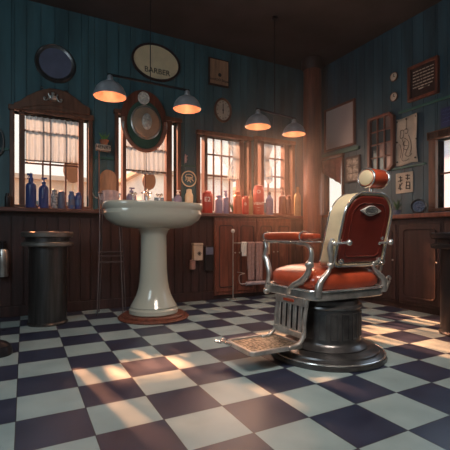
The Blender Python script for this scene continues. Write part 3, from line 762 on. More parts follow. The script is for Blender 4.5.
bowl = MB().lathe([(.30, .815), (.55, .82), (.78, .85), (.93, .90), (.985, .95), (.965, .985), (.985, 1.00), (1.0, 1.015), (1.0, 1.04), (.985, 1.05), (.93, 1.052),
                  (.86, 1.045), (.80, 1.0), (.72, .92), (.5, .86), (.2, .85), (.02, .848)], sc_ + Vector((0, 0, 0)), 72, sx=.455, sy=.29, power=2.7)
bowl.build('basin', M['porcelain'], s)
dk = MB().box(sc_.x - .30, sc_.x + .30, sc_.y + .20, sc_.y + .31, 1.0, 1.052).build('tap_deck', M['porcelain'], s, bevel=.02)
for u, nm in ((139, 'cold'), (161, 'hot')):
    bx = sc_ + Vector((-.13 if nm == 'cold' else .13, .235, 1.052))
    tp = MB().lathe([(.026, 0), (.026, .010), (.012, .018), (.012, .085), (.020, .09), (.020, .098), (.010, .104)], bx, 18).build('tap', M['chrome'], s)
    mb = MB()
    for k in range(4):
        a = k * PI / 2 + .4; e = bx + Vector((.034 * math.cos(a), .034 * math.sin(a), .108)); mb.tube([bx + Vector((0, 0, .108)), e], .007, 6); mb.ball(e, .011, 8)
    mb.build('handle', M['chrome'], tp)
bx = sc_ + Vector((0, .235, 1.052)); 
MB().lathe([(.032, 0), (.032, .012), (.017, .02), (.015, .11), (.020, .115), (.012, .13), (.008, .15)], bx, 18).tube(smooth_path([bx + Vector((0, 0, .08)), bx + Vector((0, -.03, .11)), bx + Vector((0, -.08, .105)), bx + Vector((0, -.11, .06))], 5), .011, 10).build('spout', M['chrome'], s)
mb = MB().tube([bx + Vector((-.045, 0, .12)), bx + Vector((.045, 0, .12))], .007, 6); mb.ball(bx + Vector((-.045, 0, .12)), .012, 8); mb.ball(bx + Vector((.045, 0, .12)), .012, 8); mb.ball(bx + Vector((0, 0, .155)), .013, 8); mb.build('handle', M['chrome'], s)
MB().lathe([(.02, .849), (.02, .853), (.001, .853)], sc_, 16).build('drain', M['chrome'], s)

# ---------------------------------------------------------------- bins
def bin_(c, m, label, R=.216, r=.158, h=.79):
    c = Vector(c); t = thing('lidded_bin', c, label, 'bin', 'drum-shaped bins with double lids')
    lm = 'binlid' if m == 'binmetal' else m
    MB().lathe([(r + .010, 0), (r + .012, .012), (r, .025), (r, h - .13), (r + .004, h - .125)], c, 48).build('body', M[m], t)
    MB().lathe([(r, h - .13), (R - .005, h - .125), (R, h - .118), (R, h - .098), (R - .006, h - .092), (r + .02, h - .088)], c, 48).build('lower_ring', M[lm], t)
    MB().lathe([(r + .022, h - .09), (r + .022, h - .045)], c, 48).build('neck', M[m], t)
    MB().lathe([(R - .012, h - .052), (R, h - .046), (R + .002, h - .012), (R - .008, h - .004), (.05, h), (.001, h)], c, 48).build('lid', M[lm], t)
    return t
M['binlid'] = mat('bin_lid_metal', (0.30, 0.28, 0.26), 0.35, 0.8, var=0.25, scale=6)
M['binmetal'] = mat('brushed_bin_metal', (0.12, 0.115, 0.115), 0.32, 0.9, var=0.25, scale=6, stretch=(8, 8, .4))
bin_((.185, 3.63, 0), 'binmetal', 'tall grey metal drum bin with a wide double lid below the arched-top window', R=.205, r=.152)
bin_((2.98, 1.72, 0), 'blacksteel', 'black drum bin cut by the right edge of the picture', R=.235, r=.17, h=.78)
# pedestal foot at the left edge
q = onZ(-2, 355, 0); t = thing('floor_stand', q, 'black floor stand with a round domed foot at the lower left edge', 'stand')
MB().lathe([(.078, 0), (.082, .01), (.08, .035), (.072, .05), (.07, .06), (.05, .078), (.03, .088), (.014, .095)], q, 32).build('foot', M['blacksteel'], t)
MB().lathe([(.012, .09), (.012, .62), (.02, .63), (.001, .64)], q, 16).build('pole', M['blacksteel'], t)
# dispenser at the left edge
q = onY(3, 262, WY - .105); r = px(3)
t = thing('soap_dispenser', (q.x, q.y, q.z), 'grey metal dispenser hanging on the dark boards at the far left edge', 'dispenser')
MB().lathe([(.04, -.13), (.045, -.12), (.045, .10), (.035, .12)], q + Vector((0, -.046, 0)), 24).build('body', M['steel'], t)
MB().lathe([(.02, .118), (.02, .17), (.028, .175), (.028, .19), (.001, .195)], q + Vector((0, -.046, 0)), 16).build('pump', M['blacksteel'], t)
MB().box(q.x - .02, q.x + .02, q.y - .02, q.y + .016, q.z + .0, q.z + .03).build('bracket', M['blacksteel'], t)

# ---------------------------------------------------------------- towel stand left of the sink
ys = 3.80
def Q(u, v, dy=0): return onY(u, v, ys + dy)
base = Q(110, 290); t = thing('towel_stand', (base.x, ys, 0), 'thin folding metal towel stand left of the sink', 'stand')
for ua, ub, dy in ((99.5, 97, -.09), (102, 99, .09), (117, 123, -.09), (119, 125.5, .09)):
    top = Q(ua, 200, 0); bot = Q(ub, 275, dy); bot.z = 0
    MB().tube(smooth_path([top, top.lerp(bot, .35) + Vector((.01, 0, 0)), bot + Vector((0, 0, .008))], 5), .006, 8).build('leg', M['standmetal'], t)
for v in (252, 256, 262): 
    l = Q(98.5, v); r_ = Q(122.5, v); z = (l.z + r_.z) / 2
    MB().tube([(l.x, ys, z), (r_.x, ys, z)], .008, 8).build('crossbar', M['standmetal'], t)
for uu in (101, 118): pass
l = Q(98, 193); r_ = Q(121, 193); MB().tube([(l.x, ys, l.z), (r_.x, ys, l.z)], .008, 8).build('top_bar', M['standmetal'], t)
for uu in (98.6, 120.6):
    l2 = Q(uu, 193); MB().tube([l2, (Q(100.5 if uu < 110 else 118, 200).x, ys, Q(110, 200).z - .002)], .007, 8).build('bracket', M['steel'], t)
l = Q(110, 192); cb = MB()
nx = 14; vs = []; fs = []
x0, x1 = Q(101.5, 193).x, Q(117.5, 193).x
for j in range(17):
    a = j / 16
    if a < .45: yy, zz = ys - .012 - .01 * a, l.z + .012 - (.45 - a) * .38
    elif a < .55: yy, zz = ys + (a - .5) * .24, l.z + .012 
    else: yy, zz = ys + .014, l.z + .012 - (a - .55) * .30
    for i in range(nx + 1): 
        q_ = i / nx; vs.append((x0 + (x1 - x0) * q_ + .012 * math.sin(5 * a), yy + .004 * math.sin(14 * q_), zz + .010 * math.sin(PI * q_)))
for j in range(16):
    for i in range(nx): a = j * (nx + 1) + i; fs.append((a, a + 1, a + nx + 2, a + nx + 1))
o = cb.add(vs, fs).build('folded_towel', M['cloth']); md = o.modifiers.new('s', 'SOLIDIFY'); md.thickness = .008
tag(o, 'pale pink-grey towel draped over the thin stand left of the sink', 'towel')

# ---------------------------------------------------------------- things on the lower back wall
YW = WY - 0.155
def lowbox(name, u0, u1, v0, v1, d, m, lab, cat, yw=WY - .086):
    a = onY(u0, v0, yw); b = onY(u1, v1, yw); c = ((a.x + b.x) / 2, yw, b.z)
    t = thing(name, c, lab, cat); return t, a, b, yw
t, a, b, yw = lowbox('paper_dispenser', 191.5, 200.5, 243, 260, .06, 'white', 'off-white dispenser box with a dark emblem, hung right of the sink pedestal', 'dispenser')
MB().box(a.x, b.x, yw - .07, yw, b.z, a.z - .03).build('body', M['creamp'], t, bevel=.008)
MB().box(a.x - .004, b.x + .004, yw - .074, yw, a.z - .03, a.z).build('lid', M['creamp'], t, bevel=.006)
mb = MB(); q = Vector(((a.x + b.x) / 2 + .01, yw - .072, (a.z + b.z) / 2 - .02))
for k in range(4):
    an = k * PI / 4; d = Vector((math.cos(an), 0, math.sin(an))) * .026; mb.tube([q - d, q + d], .004, 5)
mb.build('emblem', M['ink'], t)
t, a, b, yw = lowbox('paper_tube', 188.5, 194, 260, 269, .04, 'creamp', 'small dusty pink tube hanging just below the off-white dispenser', 'tube')
MB().lathe([((b.x - a.x) / 2, b.z), ((b.x - a.x) / 2, a.z)], ((a.x + b.x) / 2, yw - (b.x - a.x) / 2 - .002, 0), 20).build('barrel', M['towel'], t, bevel=.003)
MB().lathe([((b.x - a.x) / 2.6, b.z - .012), ((b.x - a.x) / 2.2, b.z)], ((a.x + b.x) / 2, yw - (b.x - a.x) / 2 - .002, 0), 20).build('nozzle', M['blacksteel'], t)
t, a, b, yw = lowbox('wall_box', 203.5, 212, 246, 270, .06, 'darkwood', 'dark narrow box on the boards between the off-white dispenser and the cupboard', 'box')
MB().box(a.x, b.x, yw - .05, yw, b.z, a.z).build('body', M['blacksteel'], t, bevel=.006)
MB().box(a.x + .01, b.x - .01, yw - .054, yw - .05, a.z - .10, a.z - .015).build('plate', M['slate'], t)
# rod with ball top
q = onY(233, 231, WY - .21); f = onY(233, 288, WY - .21)
t = thing('ball_topped_rod', (q.x, q.y, 0), 'thin upright rod with a white ball on top in front of the red-brown cupboard', 'rod')
MB().tube([(q.x, q.y, 0.01), (q.x, q.y, q.z)], .007, 8).build('pole', M['steel'], t)
MB().ball(q, .024, 16).build('ball', M['white'], t)
MB().lathe([(.05, 0), (.05, .008), (.01, .02)], (q.x, q.y, 0), 20).build('foot', M['steel'], t)
# towel rail with hanging towels
yr = WY - .27
a = onY(237, 243, yr); b = onY(277, 243, yr); zr = a.z
t = thing('towel_rail', ((a.x + b.x) / 2, yr, zr), 'thin metal towel rail fixed in front of the cupboards behind the chair arm', 'rail')
MB().tube([(a.x, yr, zr), (b.x, yr, zr)], .007, 8).build('bar', M['steel'], t)
for x_ in (a.x + .01, b.x - .01): MB().tube([(x_, yr, zr), (x_, WY - .150, zr)], .006, 8).build('bracket', M['steel'], t)
for u0, u1, vb, m_, lab in ((241.5, 246, 257, 'white', 'short white cloth at the left end of the towel rail'), (247.5, 254, 282, 'towel', 'long faded pink towel, left of the pair on the towel rail'),
                        (255.5, 262, 282, 'towel', 'long faded pink towel, right of the pair on the towel rail'), (265, 269, 255, 'cream', 'short cream cloth hanging near the chair arm')):
    p0 = onY(u0, vb, yr); p1 = onY(u1, vb, yr); mb = MB(); vs = []; fs = []; L_ = zr - p0.z; N = 20
    for j in range(N + 1):
        s_ = j / N
        for i in range(9):
            q_ = i / 8; fold = .004 * math.sin(q_ * 12)
            if s_ < .72: yy, zz = yr - .010 - .006 * s_ + fold, zr + .0085 - L_ * (1 - s_ / .72)
            elif s_ < .78: yy, zz = yr + (s_ - .75) * .33, zr + .012
            else: yy, zz = yr + .011 + fold * .5, zr + .0085 - L_ * .7 * (s_ - .78) / .22
            vs.append((p0.x + (p1.x - p0.x) * q_, yy, zz))
    for j in range(N):
        for i in range(8): k = j * 9 + i; fs.append((k, k + 1, k + 10, k + 9))
    o = mb.add(vs, fs).build('hand_towel', M[m_]); md = o.modifiers.new('s', 'SOLIDIFY'); md.thickness = .004; md.offset = 0
    tag(o, lab, 'towel', 'cloths on the towel rail')
# paper roll
yt = yr; yr = yr - .05
q = onY(246, 284, yr); r_ = onY(265, 282, yr)
zc = (q.z + r_.z) / 2
t = thing('paper_roll', ((q.x + r_.x) / 2, yr, zc), 'pale paper roll on a curved wire holder below the towels', 'roll')
MB().lathe([(.022, q.x), (.022, r_.x)], (0, yr, zc), 24, 'X').build('roll', M['cloth'], t, bevel=.003)
pts = smooth_path([(q.x - .01, yr, zc), (q.x - .08, yr, zc + .01), (q.x - .09, yr, zc + .10), (q.x - .02, yr, zc + .12), (q.x - .02, WY - .150, zc + .12)], 5)
MB().tube(pts, .005, 8).tube([(q.x - .01, yr, zc), (r_.x + .02, yr, zc)], .006, 8).build('holder', M['steel'], t)

# ---------------------------------------------------------------- right wall things
XB = WX - 0.013
def rr_(u, v): return onX(u, v, XB)
# blank poster
a = rr_(325.5, 111); b = rr_(356, 149); y0, y1 = b.y, a.y; zt1, zb1 = 2.42, 1.86
t = thing('blank_poster', (XB, (y0 + y1) / 2, zb1), 'large blank pinkish-white poster in a thin wooden frame', 'picture')
tilt = lambda v: Vector((v.x, v.y, v.z + (v.y - y1) * 0.0))
MB().ring([(y0, zb1), (y1, zb1), (y1, zt1), (y0, zt1)], [(y0 + .025, zb1 + .025), (y1 - .025, zb1 + .025), (y1 - .025, zt1 - .025), (y0 + .025, zt1 - .025)], XB - .03, XB, 'YZ').build('frame', M['redwood'], t, bevel=.003)
MB().box(XB - .012, XB, y0 + .02, y1 - .02, zb1 + .02, zt1 - .02).build('paper', M['blank'], t)
# photo collage
a = rr_(346.5, 158); b = rr_(361, 181)
t = thing('photo_collage', (XB, (a.y + b.y) / 2, (a.z + b.z) / 2), 'small framed cluster of old photographs left of the headrest', 'picture')
MB().box(XB - .025, XB, b.y, a.y, b.z, a.z).build('frame', M['darkwood'], t, bevel=.004)
n = 0
for i in range(2):
    for j in range(3):
        ya = b.y + .02 + (a.y - b.y - .04) * i / 2; yb_ = ya + (a.y - b.y - .04) / 2 - .01
        za = b.z + .02 + (a.z - b.z - .04) * j / 3; zb_ = za + (a.z - b.z - .04) / 3 - .01
        MB().box(XB - .029, XB - .024, ya, yb_, za, zb_).build('photograph', M['photo'], t)
# red mullioned mirror frame
a = rr_(370, 117); b = rr_(396, 170); zb_, zt_ = b.z, a.z - .02; zt_ = a.z - .03
y0, y1 = b.y, a.y
t = thing('mullioned_mirror', (XB, (y0 + y1) / 2, (zb_ + zt_) / 2), 'red-framed mirror divided into twelve small panes above the headrest', 'mirror')
ch = .05
oct_ = [(y0 + ch, zb_), (y1 - ch * .4, zb_), (y1, zb_ + ch * .4), (y1, zt_ - ch * .4), (y1 - ch * .4, zt_), (y0 + ch, zt_), (y0, zt_ - ch), (y0, zb_ + ch)]
cy, cz = (y0 + y1) / 2, (zb_ + zt_) / 2
inn = [(cy + (p - cy) * .80, cz + (q - cz) * .91) for p, q in oct_]
MB().ring(oct_, inn, XB - .05, XB, 'YZ').build('frame', M['redwood'], t, bevel=.006)
hw, hh = (y1 - y0) * .40, (zt_ - zb_) * .455
mb = MB()
for k in (-1, 1): mb.box(XB - .035, XB - .010, cy + k * hw / 3 - .006, cy + k * hw / 3 + .006, cz - hh, cz + hh)
for k in (-1, 0, 1): mb.box(XB - .034, XB - .010, cy - hw, cy + hw, cz + k * hh / 2 - .006, cz + k * hh / 2 + .006)
mb.build('glazing_bars', M['redwood'], t)
for i in range(3):
    for j in range(4):
        ya = cy - hw + i * 2 * hw / 3; za = cz - hh + j * hh / 2
        m_ = 'pane_reflection' if (i == 0 and j in (0, 1, 3)) or (i == 1 and j == 1) else 'panegrey'
        MB().box(XB - .014, XB, ya + .003, ya + 2 * hw / 3 - .003, za + .003, za + hh / 2 - .003).build('pane', M[m_], t)
# blueprint sheet
a = rr_(397, 123); b = rr_(419, 163)
y0, y1, z0, z1 = b.y, a.y, b.z + .01, a.z + .03
t = thing('drawing_sheet', (XB, (y0 + y1) / 2, (z0 + z1) / 2), 'curling cream sheet with an ink figure drawing pinned beside the red-framed mirror', 'poster')
vs = []; fs = []; N = 14
for j in range(N + 1):
    for i in range(N + 1):
        p, q = i / N, j / N
        yy = y0 + (y1 - y0) * p + .010 * math.sin(5 * q); zz = z0 + (z1 - z0) * q + .008 * math.sin(6 * p) - .0
        curl = .035 * max(0, (1 - p) - .8) / .2 * (q) + .006 * math.sin(5 * p) * math.sin(4 * q) + .008
        vs.append((XB - curl - .004, yy, zz))
for j in range(N):
    for i in range(N): k = j * (N + 1) + i; fs.append((k, k + 1, k + N + 2, k + N + 1))
o = MB().add(vs, fs).build('sheet', M['creamp'], t); md = o.modifiers.new('s', 'SOLIDIFY'); md.thickness = .002
mb = MB()
def D(p, q): return (XB - .0225, y1 - (y1 - y0) * p, z1 - (z1 - z0) * q)
for pl in ([(.5, .05), (.5, .28)], [(.25, .26), (.22, .42), (.35, .42), (.38, .28), (.25, .26)], [(.42, .28), (.5, .25), (.58, .30), (.52, .36), (.45, .34)],
           [(.3, .45), (.4, .6), (.35, .75), (.3, .9), (.45, .93), (.62, .9)], [(.4, .44), (.55, .5), (.62, .6), (.52, .72), (.45, .8), (.6, .85), (.75, .8)],
           [(.6, .4), (.7, .55), (.72, .7), (.66, .8)], [(.2, .55), (.28, .7), (.22, .85)], [(.45, .5), (.35, .58), (.55, .62)], [(.36, .66), (.5, .7), (.6, .66)]):
    mb.tube(smooth_path([D(*p) for p in pl], 4), .0028, 5)
mb.build('ink_drawing', M['ink'], t)
for p, q in ((.08, .06), (.93, .05), (.07, .5), (.95, .52), (.08, .93), (.9, .9), (.5, .05)):
    MB().ball(Vector(D(p, q)) - Vector((.002, 0, 0)), .009, 8).build('pin', M['ink'], t)
# two small clocks
for v, lab in ((77, 'small round clock at the top of the right wall, upper of two'), (97, 'small round clock on the right wall, lower of two')):
    q = rr_(394.5, v); s_ = (XB / ray(394, v)[0]) / F_PX; rad = 4.6 * s_
    t = thing('small_clock', q, lab, 'clock', 'two small round clocks on the right wall')
    MB().lathe([(rad * .92, 0), (rad, -.012), (rad * .9, -.022), (rad * .8, -.012)], q, 28, 'X', endcap=False).build('rim', M['winwood'], t)
    MB().lathe([(rad * .84, -.004), (rad * .84, -.015), (.001, -.015)], q, 28, 'X').build('face', M['creamp'], t)
    MB().tube([q + Vector((-.018, 0, 0)), q + Vector((-.018, 0, rad * .6))], .003, 5).tube([q + Vector((-.018, 0, 0)), q + Vector((-.018, -rad * .4, -rad * .1))], .003, 5).build('hands', M['ink'], t)
# certificate
a = rr_(409.5, 64); b = rr_(440, 98); y0, y1 = b.y, a.y; z0, z1 = rr_(425, 98).z, rr_(425, 62).z
t = thing('framed_certificate', (XB, (y0 + y1) / 2, (z0 + z1) / 2), 'dark framed certificate with lines of pale writing at the top of the right wall', 'picture')
MB().ring([(y0, z0), (y1, z0), (y1, z1), (y0, z1)], [(y0 + .03, z0 + .03), (y1 - .03, z0 + .03), (y1 - .03, z1 - .03), (y0 + .03, z1 - .03)], XB - .04, XB, 'YZ').build('frame', M['redwood'], t, bevel=.005)
MB().box(XB - .02, XB, y0 + .02, y1 - .02, z0 + .02, z1 - .02).build('panel', M['darkwood'], t)
mb = MB(); random.seed(3)
for k in range(6):
    z = z1 - .07 - k * .032; y = y1 - .055
    while y > y0 + .06:
        l = .015 + random.random() * .03; mb.box(XB - .0225, XB - .0195, max(y - l, y0 + .05), y, z - .005, z + .005); y -= l + .008
for y, l in ((.36, .03), (.44, .05), (.52, .05), (.60, .04)): mb.box(XB - .0225, XB - .0195, y1 - (y1 - y0) * y - l, y1 - (y1 - y0) * y, z0 + .10, z0 + .112)
mb.build('writing', M['creamp'], t)
# dark blue poster at right edge
a = rr_(441, 109); b = rr_(456, 122)
t = thing('blue_poster', (XB, (a.y + b.y) / 2, (a.z + b.z) / 2), 'dark blue poster with faint writing above the right-hand window', 'poster')
MB().box(XB - .006, XB, b.y, a.y, b.z - .02, a.z).build('sheet', M['blueposter'], t)
mb = MB()
for k in range(4):
    z = a.z - .03 - k * .035; mb.tube([(XB - .008, a.y - .02 - i * .012, z + .006 * math.sin(i * 2.3 + k)) for i in range(int((a.y - b.y - .03) / .012))], .0025, 5)
mb.build('writing', M['navy2'], t)
# small note
a = rr_(396.5, 173); b = rr_(413.5, 193)
t = thing('note_card', (XB, (a.y + b.y) / 2, (a.z + b.z) / 2), 'small stained card with black brush marks hung above the round metal dish', 'card')
MB().box(XB - .012, XB, b.y, a.y, b.z + .01, a.z - .01).build('card', M['creamp'], t, bevel=.002)
mb = MB()
for (p, q, p2, q2) in ((.2, .2, .4, .25), (.3, .15, .3, .45), (.15, .4, .42, .36), (.25, .55, .3, .85), (.4, .5, .2, .7), (.6, .15, .85, .18), (.72, .12, .70, .4), (.6, .3, .85, .33), (.62, .5, .82, .5), (.66, .45, .62, .8), (.84, .5, .84, .8), (.62, .65, .84, .68), (.15, .75, .4, .8), (.62, .8, .86, .82)):
    Z = lambda p, q: (XB - .014, a.y - (a.y - b.y) * p, a.z - .01 - (a.z - b.z - .02) * q); mb.tube([Z(p, q), Z(p2, q2)], .005, 5)
mb.build('brush_marks', M['ink'], t)
q = rr_(405, 170); MB().tube([(XB - .008, q.y, a.z - .012), (XB - .008, q.y, a.z + .06)], .003, 6).build('hanger', M['blacksteel'], t)
# dish / alarm clock on counter
s_ = (3.45 / ray(419, 200)[0]) / F_PX; q = onX(419, 206.5, 3.45); rad = 7.3 * s_; q.z = .971 + rad + .0
t = thing('round_metal_dish', (q.x, q.y, .971), 'round dark metal dish standing on edge on the right counter', 'dish')
dd = Matrix.Rotation(math.radians(24), 3, 'Z')
MB().lathe([(rad * .8, .05), (rad * .92, .04), (rad, -.03), (rad * .93, -.04), (rad * .82, -.03), (rad * .78, .0), (.001, .0)], (0, 0, 0), 40, 'X').map(lambda v: dd @ v + q).build('drum', M['darksteel'], t)
mb = MB().lathe([(rad * .76, -.004), (rad * .74, -.012), (.001, -.012)], (0, 0, 0), 40, 'X')
for k in range(9): a_ = k * 2 * PI / 9; mb.ball((-.014, rad * .5 * math.cos(a_), rad * .5 * math.sin(a_)), .010, 8)
mb.ball((-.014, 0, 0), .016, 8).map(lambda v: dd @ v + q).build('face', M['slate'], t)
# small dark plant behind the chair back
q = onX(397, 214, 3.47); t = thing('counter_plant', (3.47, q.y, .971), 'small dark green plant on the right counter beside the backrest', 'plant')
MB().lathe([(.030, 0), (.04, .05), (.036, .05), (.001, .045)], (3.47, q.y, .971), 20).build('pot', M['slate'], t)
mb = MB()
for k in range(12):
    a_ = k * 2.4; b0 = Vector((3.47, q.y, 1.01)); e_ = b0 + Vector((.04 * math.cos(a_), .05 * math.sin(a_), .10 + .04 * math.sin(k))); mb.tube([b0, b0.lerp(e_, .5) + Vector((0, 0, .02)), e_], [.004, .006, .001], 6)
mb.build('leaves', M['darkleaf'], t)

# ---------------------------------------------------------------- barber chair
CX, CY = 1.735, 1.865
ch = thing('barber_chair', (CX, CY, 0), 'vintage barber chair of red-brown leather and worn chrome on a round cast pedestal', 'barber chair')
C0 = Vector((CX - .015, CY, 0))
MB().lathe([(.355, 0), (.36, .006), (.357, .022), (.345, .026), (.343, .036), (.330, .042), (.318, .045), (.314, .054), (.302, .058), (.270, .061), (.258, .066), (.250, .066)], C0, 72).build('base_disc', M['darksteel'], ch)
MB().tube([C0 + Vector((.349 * math.cos(a), .349 * math.sin(a), .031)) for a in [2 * PI * k / 64 for k in range(64)]], .006, 8, True).build('base_rim', M['chrome'], ch)
col = MB().lathe([(.246, .064), (.249, .074), (.236, .084), (.220, .092), (.208, .102), (.205, .11), (.205, .305), (.214, .31), (.217, .318), (.214, .328), (.195, .333), (.195, .358), (.14, .365), (.12, .375)], C0, 72).build('pedestal', M['darksteel'], ch)
mb = MB()
for k in range(18):
    a = 2 * PI * k / 18; c = C0 + Vector((.204 * math.cos(a), .204 * math.sin(a), 0)); hw = .024
    for s0, s1, z0, z1 in ((-hw, -hw + .007, .135, .285), (hw - .007, hw, .135, .285), (-hw, hw, .130, .137), (-hw, hw, .280, .287)):
        t_ = Vector((-math.sin(a), math.cos(a), 0)); n_ = Vector((math.cos(a), math.sin(a), 0))
        vs = [c + t_ * s + n_ * d + Vector((0, 0, z)) for s in (s0, s1) for d in (-.004, .007) for z in (z0, z1)]
        mb.add(vs, [(0, 1, 3, 2), (4, 6, 7, 5), (0, 4, 5, 1), (2, 3, 7, 6), (0, 2, 6, 4), (1, 5, 7, 3)])
mb.build('panel_ribs', M['darksteel'], col)
SX0, SX1, SY0, SY1 = 1.45, 2.055, 1.66, 2.20
# seat frame
out = rrect(SX0, SX1, SY0, SY1, .10, 8); inn = rrect(SX0 + .03, SX1 - .03, SY0 + .03, SY1 - .03, .08, 8)
MB().ring(out, inn, .375, .435, 'XY').build('seat_frame', M['steel'], ch, bevel=.008)
MB().tube([(a, b, .432) for a, b in rrect(SX0 - .004, SX1 + .004, SY0 - .004, SY1 + .004, .10, 8)], .007, 8, True).build('frame_bead', M['chrome'], ch)
MB().prism(rrect(SX0 + .03, SX1 - .03, SY0 + .03, SY1 - .03, .08), .380, .400, 'XY').build('seat_pan', M['blacksteel'], ch)
MB().prism(ell(CX + .03, CY + .05, .16, .16), .362, .381, 'XY').build('swivel_plate', M['blacksteel'], ch)
MB().cushion(((SX0 + SX1) / 2, (SY0 + SY1) / 2, .478), (SX1 - SX0) / 2 - .008, (SY1 - SY0) / 2 - .008, .090, 4.4, 2.7).build('seat', M['leather'], ch)
# backrest, leaning slightly towards the camera side
BX0, BX1, BZ0, BZ1 = 1.608, 1.985, .575, .985
def lean(v): return Vector((v.x, v.y - 0.26 * (v.z - .58), v.z))
YR = 1.665                             # rear face at the bottom
def shape(g, rt=.12, rb=.035):
    o = []
    x0, x1, z0, z1 = BX0 - g, BX1 + g, BZ0 - g, BZ1 + g; n = 10; rt += g
    for cx, cz, a0, r in ((x1 - rt, z1 - rt, 0, rt), (x0 + rt, z1 - rt, PI / 2, rt), (x0 + rb, z0 + rb, PI, rb), (x1 - rb, z0 + rb, 1.5 * PI, rb)):
        for k in range(n + 1):
            a = a0 + PI / 2 * k / n; o.append((cx + r * math.cos(a), cz + r * math.sin(a)))
    # waist: slightly narrower towards the bottom
    return [(x + (1 if x < (BX0 + BX1) / 2 else -1) * -.012 * (1 - (z - BZ0) / (BZ1 - BZ0)), z + .012 * math.cos((x - (BX0 + BX1) / 2) / .23 * PI / 2) * (1 if z > .8 else 0)) for x, z in o]
MB().prism(shape(-.012), YR, YR + .05).map(lean).build('backrest', M['leatherdark'], ch, bevel=.012)
MB().ring(shape(0.006), shape(-.010), YR + .004, YR + .125).map(lean).build('side_band', M['cream'], ch, bevel=.004)
for yy in (YR + .004, YR + .123):
    MB().tube([lean(Vector((x, yy, z))) for x, z in shape(.004)], .0065, 8, True).build('chrome_trim', M['chrome'], ch)
fc = MB().cushion(((BX0 + BX1) / 2, YR + .105, (BZ0 + BZ1) / 2), .5 * (BX1 - BX0) - .012, .05, .5 * (BZ1 - BZ0) - .01, 3.5, 4).map(lean)
fc.build('back_cushion', M['leather'], ch)
pin = [(x, z) for x, z in shape(-.055, rt=.13)]
MB().tube([lean(Vector((x, YR - .001, z))) for x, z in pin], .0035, 6, True).build('piping', M['leatherdark'], ch)
# emblem
ec = Vector((1.798, YR - .006, .897)); ew, eh = .082, .030
pts = []
for k in range(32):
    a = 2 * PI * k / 32; rx = ew * (0.72 + .28 * abs(math.cos(a)) ** 6); pts.append((ec.x + rx * math.cos(a), ec.z + eh * math.sin(a) * (1 - .35 * abs(math.cos(a)) ** 2)))
em = MB().prism(pts, YR - .010, YR + .002).map(lean).build('emblem', M['silver'], ch, bevel=.002)
mb = MB().tube([lean(Vector((ec.x + ew * .60 * math.cos(a), YR - .011, ec.z + eh * .72 * math.sin(a)))) for a in [2 * PI * k / 24 for k in range(24)]], .0022, 6, True)
for k in range(-3, 4):
    x_ = ec.x + k * .0115; hh = .014 - abs(k) * .002
    mb.tube([lean(Vector((x_ - .003, YR - .011, ec.z - hh))), lean(Vector((x_ + .003, YR - .011, ec.z + hh)))], .002, 5)
for k in (-1, 1): mb.tube([lean(Vector((ec.x + k * .004 - .03, YR - .011, ec.z + k * .006))), lean(Vector((ec.x + k * .004 + .03, YR - .011, ec.z + k * .006)))], .0018, 5)
mb.build('engraving', M['darksteel'], em)
# rivets and hinge bolts on the rear face
for x_, z_ in ((BX0 + .03, .60), (BX1 - .03, .60)):
    p = lean(Vector((x_, YR, z_))); MB().lathe([(.018, 0), (.018, -.01), (.010, -.018), (.001, -.020)], p, 18, 'Y').build('bolt', M['chrome'], ch)
# headrest
hc = Vector((1.845, 1.60, 1.092))
hr = MB().lathe([(.046, -.063), (.053, -.056), (.056, -.04), (.056, .04), (.053, .056), (.046, .063)], hc, 36, 'X', sx=1.12).build('headrest', M['leather'], ch)
for sx in (-1, 1):
    tag(MB().lathe([(.045, sx * .062), (.043, sx * .070), (.030, sx * .075), (.001, sx * .076)], hc, 36, 'X', sx=1.12).build('end_cap', M['cream'], hr), 'cream padded end cap')
    MB().tube([hc + Vector((sx * .061, .0545 * 1.1 * math.cos(a), .0545 * math.sin(a))) for a in [2 * PI * k / 32 for k in range(32)]], .0055, 8, True).build('chrome_ring', M['chrome'], hr)
MB().lathe([(.014, 0), (.014, .085)], (1.84, 1.61, .965), 16).lathe([(.045, 0), (.045, .008), (.02, .014)], (1.84, 1.61, .992), 24, sx=1.2).build('headrest_post', M['chrome'], ch)
